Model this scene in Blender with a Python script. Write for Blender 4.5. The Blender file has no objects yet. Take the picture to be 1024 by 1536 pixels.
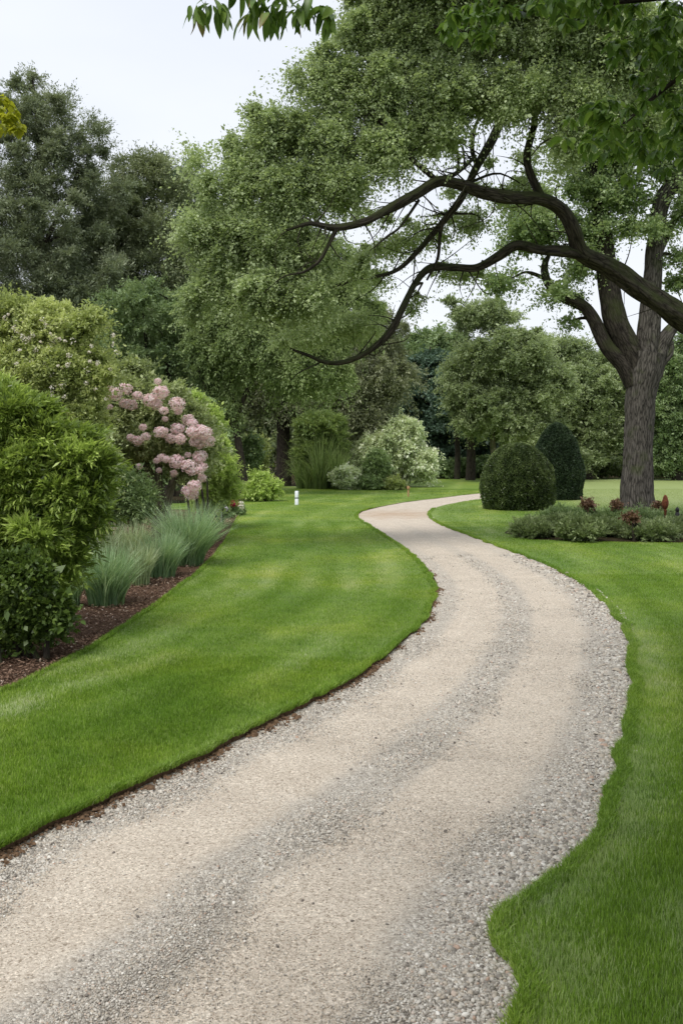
import bpy, math, random
import numpy as np
from mathutils import Vector, noise
from mathutils.geometry import tessellate_polygon

# ------------------------------------------------------------------ camera, sky, sun
scene = bpy.context.scene
F = 1400.0; EYE = 2.0; HOR = 675.0
cam_d = bpy.data.cameras.new('camera'); cam = bpy.data.objects.new('camera', cam_d)
scene.collection.objects.link(cam); scene.camera = cam
cam.location = (0, 0, EYE); cam.rotation_euler = (math.radians(90), 0, 0)
cam_d.sensor_fit = 'VERTICAL'; cam_d.sensor_height = 36; cam_d.sensor_width = 24
cam_d.lens = F / 1536 * 36; cam_d.shift_y = -(768 - HOR) / 1536
cam_d.clip_start = 0.05; cam_d.clip_end = 2000

SUN_EL, SUN_AZ = math.radians(58), math.radians(-150)   # azimuth from +Y, clockwise
world = bpy.data.worlds.new('World'); scene.world = world; world.use_nodes = True
nt = world.node_tree; nt.nodes.clear()
out = nt.nodes.new('ShaderNodeOutputWorld'); bg = nt.nodes.new('ShaderNodeBackground')
sky = nt.nodes.new('ShaderNodeTexSky'); sky.sky_type = 'NISHITA'; sky.sun_disc = False
sky.sun_elevation = SUN_EL; sky.sun_rotation = SUN_AZ
sky.dust_density = 4; sky.air_density = 1.5
geo = nt.nodes.new('ShaderNodeTexCoord'); mp = nt.nodes.new('ShaderNodeMapping'); mp.inputs['Scale'].default_value = (1, 1, 3)
nz = nt.nodes.new('ShaderNodeTexNoise'); nz.inputs['Scale'].default_value = 1.6; nz.inputs['Detail'].default_value = 5
rp = nt.nodes.new('ShaderNodeValToRGB')
rp.color_ramp.elements[0].position = .3; rp.color_ramp.elements[0].color = (6.5, 6.85, 7.6, 1)
rp.color_ramp.elements[1].position = .7; rp.color_ramp.elements[1].color = (7.6, 7.85, 8.35, 1)
mx = nt.nodes.new('ShaderNodeMixRGB'); mx.inputs[0].default_value = .88      # cloud cover over the clear sky
L = nt.links.new
L(geo.outputs['Generated'], mp.inputs[0]); L(mp.outputs[0], nz.inputs['Vector']); L(nz.outputs[0], rp.inputs[0])
L(sky.outputs[0], mx.inputs[1]); L(rp.outputs[0], mx.inputs[2]); L(mx.outputs[0], bg.inputs[0])
bg.inputs[1].default_value = 0.115; L(bg.outputs[0], out.inputs[0])

sd = bpy.data.lights.new('sun', 'SUN'); sun = bpy.data.objects.new('sun', sd); scene.collection.objects.link(sun)
sd.energy = 2.0; sd.angle = math.radians(22); sd.color = (1, .97, .92)
dv = Vector((math.sin(SUN_AZ) * math.cos(SUN_EL), math.cos(SUN_AZ) * math.cos(SUN_EL), math.sin(SUN_EL)))
sun.rotation_euler = dv.to_track_quat('Z', 'Y').to_euler()
scene.view_settings.view_transform = 'Standard'; scene.view_settings.look = 'None'
scene.view_settings.exposure = 0.25; scene.view_settings.gamma = 1
scene.cycles.use_denoising = True
scene.cycles.max_bounces = 6; scene.cycles.diffuse_bounces = 3; scene.cycles.glossy_bounces = 2
scene.cycles.transmission_bounces = 3; scene.cycles.transparent_max_bounces = 4

# ------------------------------------------------------------------ helpers
rng = np.random.default_rng(11); random.seed(5)
def P(px, py, Y): return np.array([(px - 512) * Y / F, Y, EYE + (HOR - py) * Y / F])
def G(px, py):
    Y = F * EYE / (py - HOR); return ((px - 512) * Y / F, Y)

def root(name, loc, label, cat, group=None):
    o = bpy.data.objects.new(name, None); scene.collection.objects.link(o)
    o.location = loc; o.empty_display_size = .2
    o['label'] = label; o['category'] = cat
    if group: o['group'] = group
    return o
def tag(o, label=None, cat=None, group=None, kind=None):
    for k, v in (('label', label), ('category', cat), ('group', group), ('kind', kind)):
        if v: o[k] = v
    return o
def build(name, V, Fc, mat, parent=None, t=None, uv=None, smooth=False, col=None):
    """V (n,3) world verts, Fc (m,k) faces of equal size"""
    V = np.asarray(V, np.float32).reshape(-1, 3); Fc = np.asarray(Fc, np.int32)
    if parent is not None: V = V - np.array(parent['_w'] if '_w' in parent else parent.location, np.float32)
    me = bpy.data.meshes.new(name); k = Fc.shape[1]
    me.vertices.add(len(V)); me.vertices.foreach_set('co', V.ravel())
    me.loops.add(Fc.size); me.loops.foreach_set('vertex_index', Fc.ravel())
    me.polygons.add(len(Fc)); me.polygons.foreach_set('loop_start', np.arange(0, Fc.size, k, dtype=np.int32))
    if smooth: me.polygons.foreach_set('use_smooth', np.ones(len(Fc), bool))
    if t is not None:
        a = me.attributes.new('tint', 'FLOAT', 'POINT'); a.data.foreach_set('value', np.asarray(t, np.float32))
    if uv is not None:
        u = me.uv_layers.new(name='UVMap'); u.data.foreach_set('uv', np.asarray(uv, np.float32).ravel())
    me.update(calc_edges=True); me.materials.append(mat)
    o = bpy.data.objects.new(name, me); scene.collection.objects.link(o)
    if parent is not None: o.parent = parent
    return o
def unit(a): return a / np.maximum(np.linalg.norm(a, axis=-1, keepdims=True), 1e-9)
def cat(parts):
    """join (V,F,t[,uv]) with equal face size"""
    Vs, Fs, Ts, Us, off = [], [], [], [], 0
    for p in parts:
        Vs.append(p[0]); Fs.append(p[1] + off); off += len(p[0])
        if len(p) > 2 and p[2] is not None: Ts.append(p[2])
        if len(p) > 3 and p[3] is not None: Us.append(p[3])
    return np.concatenate(Vs), np.concatenate(Fs), (np.concatenate(Ts) if Ts else None), (np.concatenate(Us) if Us else None)

# ---- materials
def newmat(name):
    m = bpy.data.materials.new(name); m.use_nodes = True; n = m.node_tree; n.nodes.clear()
    o = n.nodes.new('ShaderNodeOutputMaterial'); b = n.nodes.new('ShaderNodeBsdfPrincipled'); n.links.new(b.outputs[0], o.inputs[0])
    return m, n, b, o
def N(n, typ, **kw):
    x = n.nodes.new(typ)
    for k, v in kw.items():
        if k in x.inputs: x.inputs[k].default_value = v
        else: setattr(x, k, v)
    return x
def ramp(n, stops, interp='LINEAR'):
    r = n.nodes.new('ShaderNodeValToRGB'); e = r.color_ramp.elements; r.color_ramp.interpolation = interp
    while len(e) < len(stops): e.new(.5)
    for i, (p, c) in enumerate(stops): e[i].position = p; e[i].color = (*c, 1) if len(c) == 3 else c
    return r
def mixc(n, fac, a, b, mode='MIX'):
    m = n.nodes.new('ShaderNodeMixRGB'); m.blend_type = mode
    for i, v in ((0, fac), (1, a), (2, b)):
        if hasattr(v, 'is_linked') or isinstance(v, bpy.types.NodeSocket): n.links.new(v, m.inputs[i])
        elif i == 0: m.inputs[0].default_value = v
        else: m.inputs[i].default_value = (*v, 1)
    return m.outputs[0]
def leafmat(name, c0, c1, c2, rough=.5, spec=.35, trans=.25, gain=2.05, grey=.18):
    def gg(c):
        l = (c[0] + c[1] + c[2]) / 3; return tuple(min(.9, (x * (1 - grey) + l * grey) * gain * q_) for x, q_ in zip(c, (1.03, 1, .97)))
    if not any(k in name for k in ('petal', 'box', 'yew', 'rust')): c0, c1, c2 = gg(c0), gg(c1), gg(c2); trans += .08
    m, n, b, o = newmat(name)
    a = N(n, 'ShaderNodeAttribute', attribute_name='tint')
    r = ramp(n, [(0, c0), (.5, c1), (1, c2)]); n.links.new(a.outputs['Fac'], r.inputs[0])
    n.links.new(r.outputs[0], b.inputs['Base Color'])
    b.inputs['Roughness'].default_value = rough; b.inputs['Specular IOR Level'].default_value = spec
    tr = n.nodes.new('ShaderNodeBsdfTranslucent'); n.links.new(mixc(n, .5, r.outputs[0], (min(1, c2[0] * 1.2), min(1, c2[1] * 1.3), c2[2] * .6)), tr.inputs[0])
    mx = n.nodes.new('ShaderNodeMixShader'); mx.inputs[0].default_value = trans
    n.links.new(b.outputs[0], mx.inputs[1]); n.links.new(tr.outputs[0], mx.inputs[2]); n.links.new(mx.outputs[0], o.inputs[0])
    return m
def barkmat(name, c0, c1, moss=0.0, sc=1.0, mosscol=(.07, .09, .03)):
    m, n, b, o = newmat(name)
    uv = N(n, 'ShaderNodeUVMap'); mp = N(n, 'ShaderNodeMapping'); mp.inputs['Scale'].default_value = (26 * sc, 4.5 * sc, 1)
    n.links.new(uv.outputs[0], mp.inputs[0])
    nz = N(n, 'ShaderNodeTexNoise', Scale=1.0, Detail=6.0, Roughness=.7, Distortion=1.1); n.links.new(mp.outputs[0], nz.inputs['Vector'])
    vo = N(n, 'ShaderNodeTexVoronoi', feature='DISTANCE_TO_EDGE', Scale=1.3); n.links.new(mixc(n, .5, mp.outputs[0], nz.outputs[1]), vo.inputs['Vector'])
    vr = ramp(n, [(0, (0, 0, 0)), (.22, (1, 1, 1))]); n.links.new(vo.outputs[0], vr.inputs[0])
    h = mixc(n, .22, nz.outputs[0], vr.outputs[0])
    r = ramp(n, [(.34, c0), (.72, c1)]); n.links.new(h, r.inputs[0])
    colr = r.outputs[0]
    if moss:
        g = N(n, 'ShaderNodeNewGeometry'); s = N(n, 'ShaderNodeSeparateXYZ'); n.links.new(g.outputs['Normal'], s.inputs[0])
        n2 = N(n, 'ShaderNodeTexNoise', Scale=2.2, Detail=5.0); n.links.new(g.outputs['Position'], n2.inputs['Vector'])
        ad = N(n, 'ShaderNodeMath', operation='MULTIPLY_ADD'); n.links.new(s.outputs[2], ad.inputs[0]); ad.inputs[1].default_value = .35
        n.links.new(n2.outputs[0], ad.inputs[2])
        mr = ramp(n, [(.62 - .3 * moss, (0, 0, 0)), (.85 - .3 * moss, (1, 1, 1))]); n.links.new(ad.outputs[0], mr.inputs[0])
        fac = N(n, 'ShaderNodeMath', operation='MULTIPLY'); n.links.new(mr.outputs[0], fac.inputs[0]); fac.inputs[1].default_value = .75
        colr = mixc(n, fac.outputs[0], colr, mosscol)
    n.links.new(colr, b.inputs['Base Color']); b.inputs['Roughness'].default_value = .95; b.inputs['Specular IOR Level'].default_value = .1
    bp = N(n, 'ShaderNodeBump', Strength=.9, Distance=.03); n.links.new(h, bp.inputs['Height']); n.links.new(bp.outputs[0], b.inputs['Normal'])
    return m
def branches(parts, par, mat):
    L_ = sorted(parts, key=lambda p: -p[3][:, 1].max() * p[3][:, 0].max())
    for a, b_, c_, d_ in L_[:60]: build('branch', a, b_, mat, par, uv=d_, smooth=True)
    V, Fc, _, uv = cat([(a, b_, None, d_) for a, b_, c_, d_ in L_[60:]]); build('twig_growth', V, Fc, mat, par, uv=uv, smooth=True)['kind'] = 'stuff'
def plain(name, c, rough=.6, spec=.3, var=.25, scale=30, metal=0):
    m, n, b, o = newmat(name)
    g = N(n, 'ShaderNodeNewGeometry'); nz = N(n, 'ShaderNodeTexNoise', Scale=float(scale), Detail=4.0); n.links.new(g.outputs['Position'], nz.inputs['Vector'])
    r = ramp(n, [(.3, tuple(x * (1 - var) for x in c)), (.7, tuple(min(1, x * (1 + var)) for x in c))]); n.links.new(nz.outputs[0], r.inputs[0])
    n.links.new(r.outputs[0], b.inputs['Base Color']); b.inputs['Roughness'].default_value = rough; b.inputs['Specular IOR Level'].default_value = spec
    b.inputs['Metallic'].default_value = metal
    return m

# ---- tubes
def spline(pts, rad, step=.15):
    pts = [np.array(p, float) for p in pts]; rad = list(rad)
    if len(pts) == 2: pts = [pts[0], (pts[0] + pts[1]) / 2, pts[1]]; rad = [rad[0], (rad[0] + rad[-1]) / 2, rad[-1]]
    if len(rad) != len(pts): rad = list(np.interp(np.linspace(0, 1, len(pts)), np.linspace(0, 1, len(rad)), rad))
    p = [2 * pts[0] - pts[1]] + pts + [2 * pts[-1] - pts[-2]]
    out, ro = [], []
    for i in range(1, len(p) - 2):
        k = max(2, int(np.linalg.norm(p[i + 1] - p[i]) / step))
        for j in range(k):
            s = j / k
            out.append(.5 * (2 * p[i] + (p[i + 1] - p[i - 1]) * s + (2 * p[i - 1] - 5 * p[i] + 4 * p[i + 1] - p[i + 2]) * s * s + (3 * p[i] - p[i - 1] - 3 * p[i + 1] + p[i + 2]) * s ** 3))
            ro.append(rad[i - 1] * (1 - s) + rad[i] * s)
    out.append(p[-2]); ro.append(rad[-1])
    return np.array(out), np.array(ro)
def tube(C, R, sides=8, rough=0., fseed=0.):
    """C (k,3) centres, R (k,) radii -> V,F,None,uv"""
    k = len(C); T = unit(np.gradient(C, axis=0))
    ref = np.array([0, 1, 0.]) if abs(T[0][1]) < .8 else np.array([1., 0, 0])
    A = np.zeros_like(C); a = unit(np.cross(T[0], ref))
    for i in range(k):
        a = unit(a - T[i] * np.dot(a, T[i])); A[i] = a
    B = np.cross(T, A)
    th = np.linspace(0, 2 * np.pi, sides, endpoint=False)
    rr = np.repeat(R[:, None], sides, 1)
    if rough:
        ln = np.concatenate([[0], np.cumsum(np.linalg.norm(np.diff(C, axis=0), axis=1))])
        for i in range(k):
            for j in range(sides):
                q = Vector((math.cos(th[j]) * 1.2, math.sin(th[j]) * 1.2, ln[i] * .9 + fseed))
                q2 = Vector((math.cos(th[j]) * 5.5, math.sin(th[j]) * 5.5, ln[i] * 1.3 + fseed))
                rr[i, j] *= 1 + rough * (noise.noise(q) + .5 * (abs(noise.noise(q2)) * 2 - .6))
    V = C[:, None] + rr[..., None] * (np.cos(th)[None, :, None] * A[:, None] + np.sin(th)[None, :, None] * B[:, None])
    V = V.reshape(-1, 3)
    i, j = np.meshgrid(np.arange(k - 1), np.arange(sides), indexing='ij'); j2 = (j + 1) % sides
    Fc = np.stack([i * sides + j, i * sides + j2, (i + 1) * sides + j2, (i + 1) * sides + j], -1).reshape(-1, 4)
    ln = np.concatenate([[0], np.cumsum(np.linalg.norm(np.diff(C, axis=0), axis=1))])
    circ = 2 * np.pi * max(R.mean(), .01)
    u0 = j / sides * circ; u1 = (j + 1) / sides * circ; v0 = ln[i]; v1 = ln[i + 1]
    uv = np.stack([np.stack([u0, v0], -1), np.stack([u1, v0], -1), np.stack([u1, v1], -1), np.stack([u0, v1], -1)], -2).reshape(-1, 2)
    return V, Fc, None, uv

# ---- leaves
def leaves(pos, d, up, ln, w, fold=.15, curl=.0):
    """rhombic leaves: base, left, tip, right"""
    d = unit(d); s = unit(np.cross(d, up)); nrm = np.cross(s, d)
    ln = np.asarray(ln)[:, None] * np.ones((len(pos), 1)); ww = ln * w
    b = pos; tip = pos + d * ln - nrm * ln * curl
    m = pos + d * ln * .45 + nrm * ln * fold * .5
    V = np.stack([b, m - s * ww, tip, m + s * ww], 1).reshape(-1, 3)
    Fc = np.arange(len(V)).reshape(-1, 4)
    return V, Fc
def foliage(cl, twigs, per, ln, w, rnd, droop=.15, tvar=.35, upb=.25, out=.6, flat=1., twl=1.0, vert=0., flow=None):
    """cl: list of (centre(3), radius(3)). leaves set along twigs that radiate in each clump"""
    C = np.array([c[0] for c in cl]); R = np.array([np.ones(3) * c[1] for c in cl]); n = len(C)
    ct = rnd.random(n)
    ci = np.repeat(np.arange(n), twigs)
    u = unit(rnd.normal(size=(len(ci), 3)) + [0, 0, upb]); u[:, 2] = u[:, 2] * flat + vert; u = unit(u)
    if flow is not None: u = unit(u + np.array(flow))
    L0 = (.45 + 1.2 * rnd.random(len(ci)) ** 1.5) * twl
    S = C[ci] + u * R[ci] * .1; E = C[ci] + u * R[ci] * L0[:, None]
    E[:, 2] -= droop * R[ci][:, 2] * L0 ** 2 * rnd.random(len(ci))
    ti = np.repeat(np.arange(len(ci)), per); s = rnd.uniform(.25, 1.04, len(ti))
    td = unit(E - S); side = unit(rnd.normal(size=(len(ci), 3)))
    pos = S[ti] + (E - S)[ti] * s[:, None] + side[ti] * (np.sin(s * 3) * .08)[:, None] * R[ci[ti]]
    pos += rnd.normal(size=pos.shape) * (.1 * R[ci[ti]])
    pos[:, 2] -= droop * .5 * R[ci[ti]][:, 2] * s ** 2
    d = unit(td[ti] * out + unit(rnd.normal(size=pos.shape)) * .8 - np.array([0, 0, droop * .6]))
    up = unit(rnd.normal(size=pos.shape) * .7 + [0, 0, 1.])
    l = ln * np.exp(rnd.normal(0, .3, len(pos)))
    V, Fc = leaves(pos, d, up, l, w)
    t = np.clip(.5 + (ct[ci[ti]] - .5) * tvar + rnd.normal(size=len(pos)) * .13 + (s - .7) * .3 + (rnd.random(len(ti)) < .03) * .35, 0, 1)
    return V, Fc, np.repeat(t, 4)
def clumps(ell, Y, n, rc, rnd, depth=1., hollow=.5, zr=.75, ymin=None):
    """clump centres inside ellipsoids given as (px,py,rx,ry[,Y]) seen from the camera spot"""
    A = np.array([e[2] * e[3] for e in ell], float); A /= A.sum(); pts = []; Rr = []
    while len(pts) < n:
        best, bd = None, -1
        for _ in range(6):
            e = ell[rnd.choice(len(ell), p=A)]; y0 = e[4] if len(e) > 4 else Y
            u = unit(rnd.normal(size=3)) * rnd.uniform(hollow, 1) ** .6
            c = P(e[0], e[1], y0); rx = e[2] * y0 / F; rz = e[3] * y0 / F
            rr = rc * rnd.uniform(.5, 1.4)
            q = c + u * np.maximum([rx - rr * .6, rx * depth - rr * .5, rz - rr * .5], rr * .2)
            if q[2] < .12: q[2] = .12
            dd = min([np.linalg.norm(q - p) for p in pts]) if pts else 9
            if dd > bd: best, bd, br = q, dd, rr
        pts.append(best); Rr.append(br)
    return [(p, np.array([r, r, r * zr])) for p, r in zip(pts, Rr)]
def branching(trunk_pts, trunk_rad, cl, rnd, r0=.07, r1=.012, sides=5, sag=.12, maxn=200, hang=False):
    """connect every clump to the nearest wood, limb by limb"""
    sk = [np.array(p) for p in trunk_pts]; sr = list(trunk_rad); base = sk[0]; parts = []
    order = sorted(range(len(cl)), key=lambda i: np.linalg.norm(cl[i][0] - sk[-1]) + .3 * np.linalg.norm(cl[i][0] - base))
    for i in order[:maxn]:
        c = cl[i][0]; S = np.array(sk); dd = np.linalg.norm(S - c, axis=1) + np.maximum(0, S[:, 2] - c[2]) * .8
        k = int(np.argmin(dd)); a = S[k]; r = min(sr[k] * .7, r0)
        dist = np.linalg.norm(c - a)
        if dist < .05: continue
        m1 = a + (c - a) * .4 + rnd.normal(size=3) * dist * .08 + np.array([0, 0, dist * sag])
        m2 = a + (c - a) * .75 + rnd.normal(size=3) * dist * .06 + np.array([0, 0, dist * sag * .6])
        C, R = spline([a, m1, m2, c], [r, r * .75, r * .5, max(r1, r * .3)], step=max(.12, dist / 8))
        parts.append(tube(C, R, sides))
        for q, w in zip(C[2::2], R[2::2]): sk.append(q); sr.append(w)
    return parts

# ---- materials used
M = {}
M['bark_oak'] = barkmat('bark_oak', (.02, .018, .015), (.165, .15, .13), moss=.15)
M['bark_limb'] = barkmat('bark_limb', (.014, .012, .01), (.075, .065, .052), moss=.5, mosscol=(.045, .055, .02))
M['bark_dark'] = barkmat('bark_dark', (.02, .017, .014), (.085, .072, .058), moss=.2)
M['bark_pale'] = barkmat('bark_pale', (.08, .07, .05), (.25, .22, .17), moss=.5)
M['oak'] = leafmat('oak_leaf', (.08, .112, .05), (.16, .212, .098), (.27, .33, .175), rough=.5, spec=.35, trans=.32)
M['oak_dark'] = leafmat('oak_leaf_dark', (.05, .09, .03), (.1, .16, .055), (.22, .28, .13), rough=.42, spec=.5, trans=.3)
M['pine'] = leafmat('pine_needle', (.05, .07, .04), (.1, .13, .072), (.19, .22, .14), trans=.18, gain=2.1)
M['pine2'] = leafmat('pine_needle_olive', (.05, .07, .032), (.105, .135, .065), (.2, .23, .125), trans=.18, gain=2.0)
M['weep'] = leafmat('weeping_leaf', (.05, .08, .025), (.105, .155, .048), (.2, .26, .1), trans=.25)
M['feather'] = leafmat('feathery_leaf', (.055, .065, .04), (.11, .13, .07), (.2, .22, .13), trans=.2)
M['conifer'] = leafmat('dark_conifer', (.018, .04, .025), (.035, .07, .045), (.07, .12, .075), trans=.1)
M['pale_tree'] = leafmat('pale_tree_leaf', (.08, .115, .05), (.155, .205, .095), (.27, .33, .17), trans=.3, gain=1.75)
M['mid_tree'] = leafmat('mid_tree_leaf', (.05, .085, .035), (.1, .155, .06), (.18, .24, .11), trans=.25)
M['lime'] = leafmat('lime_leaf', (.1, .15, .03), (.2, .28, .06), (.32, .4, .1), trans=.3)
M['olive'] = leafmat('olive_leaf', (.09, .12, .035), (.18, .225, .07), (.33, .37, .14), trans=.3, gain=2.0)
M['bright'] = leafmat('bright_leaf', (.05, .085, .012), (.13, .2, .024), (.3, .4, .07), trans=.25, rough=.35, spec=.5, gain=1.75)
M['leafy'] = leafmat('leafy_leaf', (.03, .055, .01), (.065, .12, .015), (.15, .23, .03), trans=.2, rough=.4, gain=1.2)
M['shrub'] = leafmat('shrub_leaf', (.045, .075, .025), (.095, .15, .05), (.19, .26, .1), trans=.2)
M['rhodo'] = leafmat('rhodo_leaf', (.07, .095, .035), (.15, .19, .075), (.3, .35, .17), trans=.2, rough=.4)
M['silver'] = leafmat('silver_leaf', (.12, .17, .08), (.3, .38, .2), (.5, .57, .38), trans=.25)
M['box'] = leafmat('box_leaf', (.035, .058, .018), (.09, .13, .04), (.2, .26, .09), trans=.12, rough=.35, spec=.4)
M['yew'] = leafmat('yew_leaf', (.016, .032, .014), (.03, .055, .024), (.065, .1, .045), trans=.08)
M['bed'] = leafmat('bed_leaf', (.04, .06, .025), (.1, .14, .05), (.2, .25, .11), trans=.2)
M['pale_grass'] = leafmat('pale_grass', (.045, .08, .035), (.13, .185, .09), (.36, .42, .26), trans=.25, rough=.4)
M['reed'] = leafmat('reed_leaf', (.045, .075, .02), (.115, .175, .05), (.25, .32, .11), trans=.3, gain=1.9)
M['blue_grass'] = leafmat('blue_grass', (.028, .065, .03), (.085, .16, .075), (.3, .4, .24), trans=.25, rough=.4)
M['pink'] = leafmat('pink_petal', (.8, .4, .56), (.92, .66, .78), (.94, .88, .92), trans=.45, rough=.7, spec=.1)
M['white_petal'] = leafmat('white_petal', (.55, .42, .38), (.75, .68, .62), (.85, .82, .76), trans=.3, rough=.7, spec=.1)
M['crimson'] = leafmat('crimson_petal', (.2, .005, .03), (.42, .015, .08), (.65, .05, .16), trans=.2, rough=.6, spec=.1)
M['lilac'] = leafmat('lilac_petal', (.3, .3, .5), (.6, .55, .7), (.85, .82, .85), trans=.2, rough=.6, spec=.1)
M['rust'] = leafmat('rust_leaf', (.09, .06, .035), (.18, .1, .06), (.3, .19, .12), trans=.2)
M['yellow'] = leafmat('yellow_leaf', (.25, .25, .02), (.42, .42, .04), (.6, .58, .08), trans=.35)
M['inner'] = plain('inner_core', (.012, .016, .008), .95, .05, .4, 20)
M['white_paint'] = plain('white_paint', (.72, .76, .78), .5, .3, .06)
M['black'] = plain('black_band', (.02, .025, .03), .5, .3, .1)
M['wood'] = plain('weathered_wood', (.35, .22, .11), .8, .2, .3)
M['rusted'] = plain('rusted_iron', (.2, .065, .03), .8, .3, .45, 25, .1)
M['iron'] = plain('dark_iron', (.018, .017, .016), .55, .4, .3)
M['pebble'] = None

# ------------------------------------------------------------------ driveway layout (world metres)
PAIRS = [((-5.3,-3),(-3.1,-4.2)),((-3.5,1),(-1.3,-.2)),((-2.5,3.1),(-.3,1.9)),((-1.8,4.55),(.5,3.1)),((-1.53,5.09),(.62,3.75)),((-1.15,5.75),(.97,4.41)),
 ((-.75,6.51),(1.42,5.15)),((-.3,7.4),(1.86,6.2)),((.106,8.24),(2.33,7.5)),((.55,9.5),(2.69,8.7)),((.965,10.98),(3.1,10.2)),((1.26,12.7),(3.4,11.9)),
 ((1.40,14.7),(3.58,14.0)),((1.35,17.5),(3.52,16.6)),((1.14,20.4),(3.3,18.9)),((.8,24),(2.94,22.1)),((.49,27.2),(2.62,25.6)),((.55,29.8),(2.65,28.2)),
 ((1.1,32.2),(2.85,30.3)),((2.4,35.8),(3.3,32.5)),((3.8,38.4),(4.1,34.8)),((6.3,43),(5.9,38.5)),((9.2,45.5),(9,41.2)),((11,50),(11.4,45.2)),((13,60),(15,58)),((16,74),(18.5,73))]
def cr2(pts, k=8):
    p = [np.array(q, float) for q in pts]; p = [2 * p[0] - p[1]] + p + [2 * p[-1] - p[-2]]; o = []
    for i in range(1, len(p) - 2):
        for j in range(k):
            s = j / k
            o.append(.5 * (2 * p[i] + (p[i + 1] - p[i - 1]) * s + (2 * p[i - 1] - 5 * p[i] + 4 * p[i + 1] - p[i + 2]) * s * s + (3 * p[i] - p[i - 1] - 3 * p[i + 1] + p[i + 2]) * s ** 3))
    o.append(p[-2]); return np.array(o)
KD = 14
EL = cr2([p[0] for p in PAIRS], KD); ER = cr2([p[1] for p in PAIRS], KD)
def wob(E, amp, seed):
    o = E.copy()
    for i, q in enumerate(E):
        d = max(q[1], 2)
        v = Vector((q[0] * 2.2 + seed, q[1] * 2.2, seed)); v2 = Vector((q[0] * 7 + seed, q[1] * 7, 3.3))
        o[i, 0] += amp * (noise.noise(v) + .5 * noise.noise(v2)) ; o[i, 1] += amp * .5 * noise.noise(v + Vector((9, 9, 9)))
    return o
LE = wob(EL, .045, 1.); RE = wob(ER, .05, 7.)
# notches of the right-hand turf edge
for (cx, cy, r, a) in ((1.2, 4.85, .4, .07), (.95, 4.4, .3, .07), (1.75, 5.55, .1, .08), (.72, 3.55, .16, .12), (.75, 4.0, .22, -.07)):
    dd = np.hypot(RE[:, 0] - cx, RE[:, 1] - cy); RE[:, 0] += a * np.exp(-(dd / r) ** 2)
mid = (EL + ER) / 2; VL = np.concatenate([[0], np.cumsum(np.linalg.norm(np.diff(mid, axis=0), axis=1))])
# strip
NU = 28; us = np.linspace(0, 1, NU + 1)
fl = np.interp(EL[:, 1], [3, 8, 14], [.09, .11, .2])[:, None]; inl = EL + unit(EL - ER) * (.16 - fl * 1.3 + .04); inr = ER + unit(ER - EL) * .12
rows = len(EL)
XY = inl[:, None] * (1 - us)[None, :, None] + inr[:, None] * us[None, :, None]
wdt = np.linalg.norm(inr - inl, axis=1); uu = (us[None] * wdt[:, None] - .02) / (wdt[:, None] - .14)
uu = np.broadcast_to(uu, (rows, NU + 1))
def prof(u): return .016 * np.exp(-((u - .485) / .09) ** 2) + .014 * np.exp(-((u + .02) / .1) ** 2) + .02 * np.exp(-((u - 1.0) / .13) ** 2)
zbase = lambda y, u: -.058 + .036 * np.clip((y - 8) / 5, 0, 1) + .016 * np.clip((u - .6) / .3, 0, 1) * np.clip((13 - y) / 5, 0, 1)
Z = zbase(XY[..., 1], uu) + prof(uu)
for i in range(rows):
    for j in range(NU + 1):
        Z[i, j] += .008 * noise.noise(Vector((XY[i, j, 0] * 1.3, XY[i, j, 1] * 1.3, 0)))
def roadcoord(x, y):
    """u across, v along for world points"""
    q = np.stack([x, y], -1); best = np.full(len(q), 1e9); U = np.zeros(len(q)); Vv = np.zeros(len(q))
    for i in range(0, rows, 1):
        d = ER[i] - EL[i]; w = np.linalg.norm(d); d = d / w
        rel = q - EL[i]; a = rel @ d; b = np.abs(rel @ np.array([-d[1], d[0]]))
        b = b + 1.0 * np.maximum(0, np.abs(a / w - .5) - 1.5)
        mk = b < best; best[mk] = b[mk]; U[mk] = (a / w)[mk]; Vv[mk] = VL[i]
    return U, Vv, best

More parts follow.
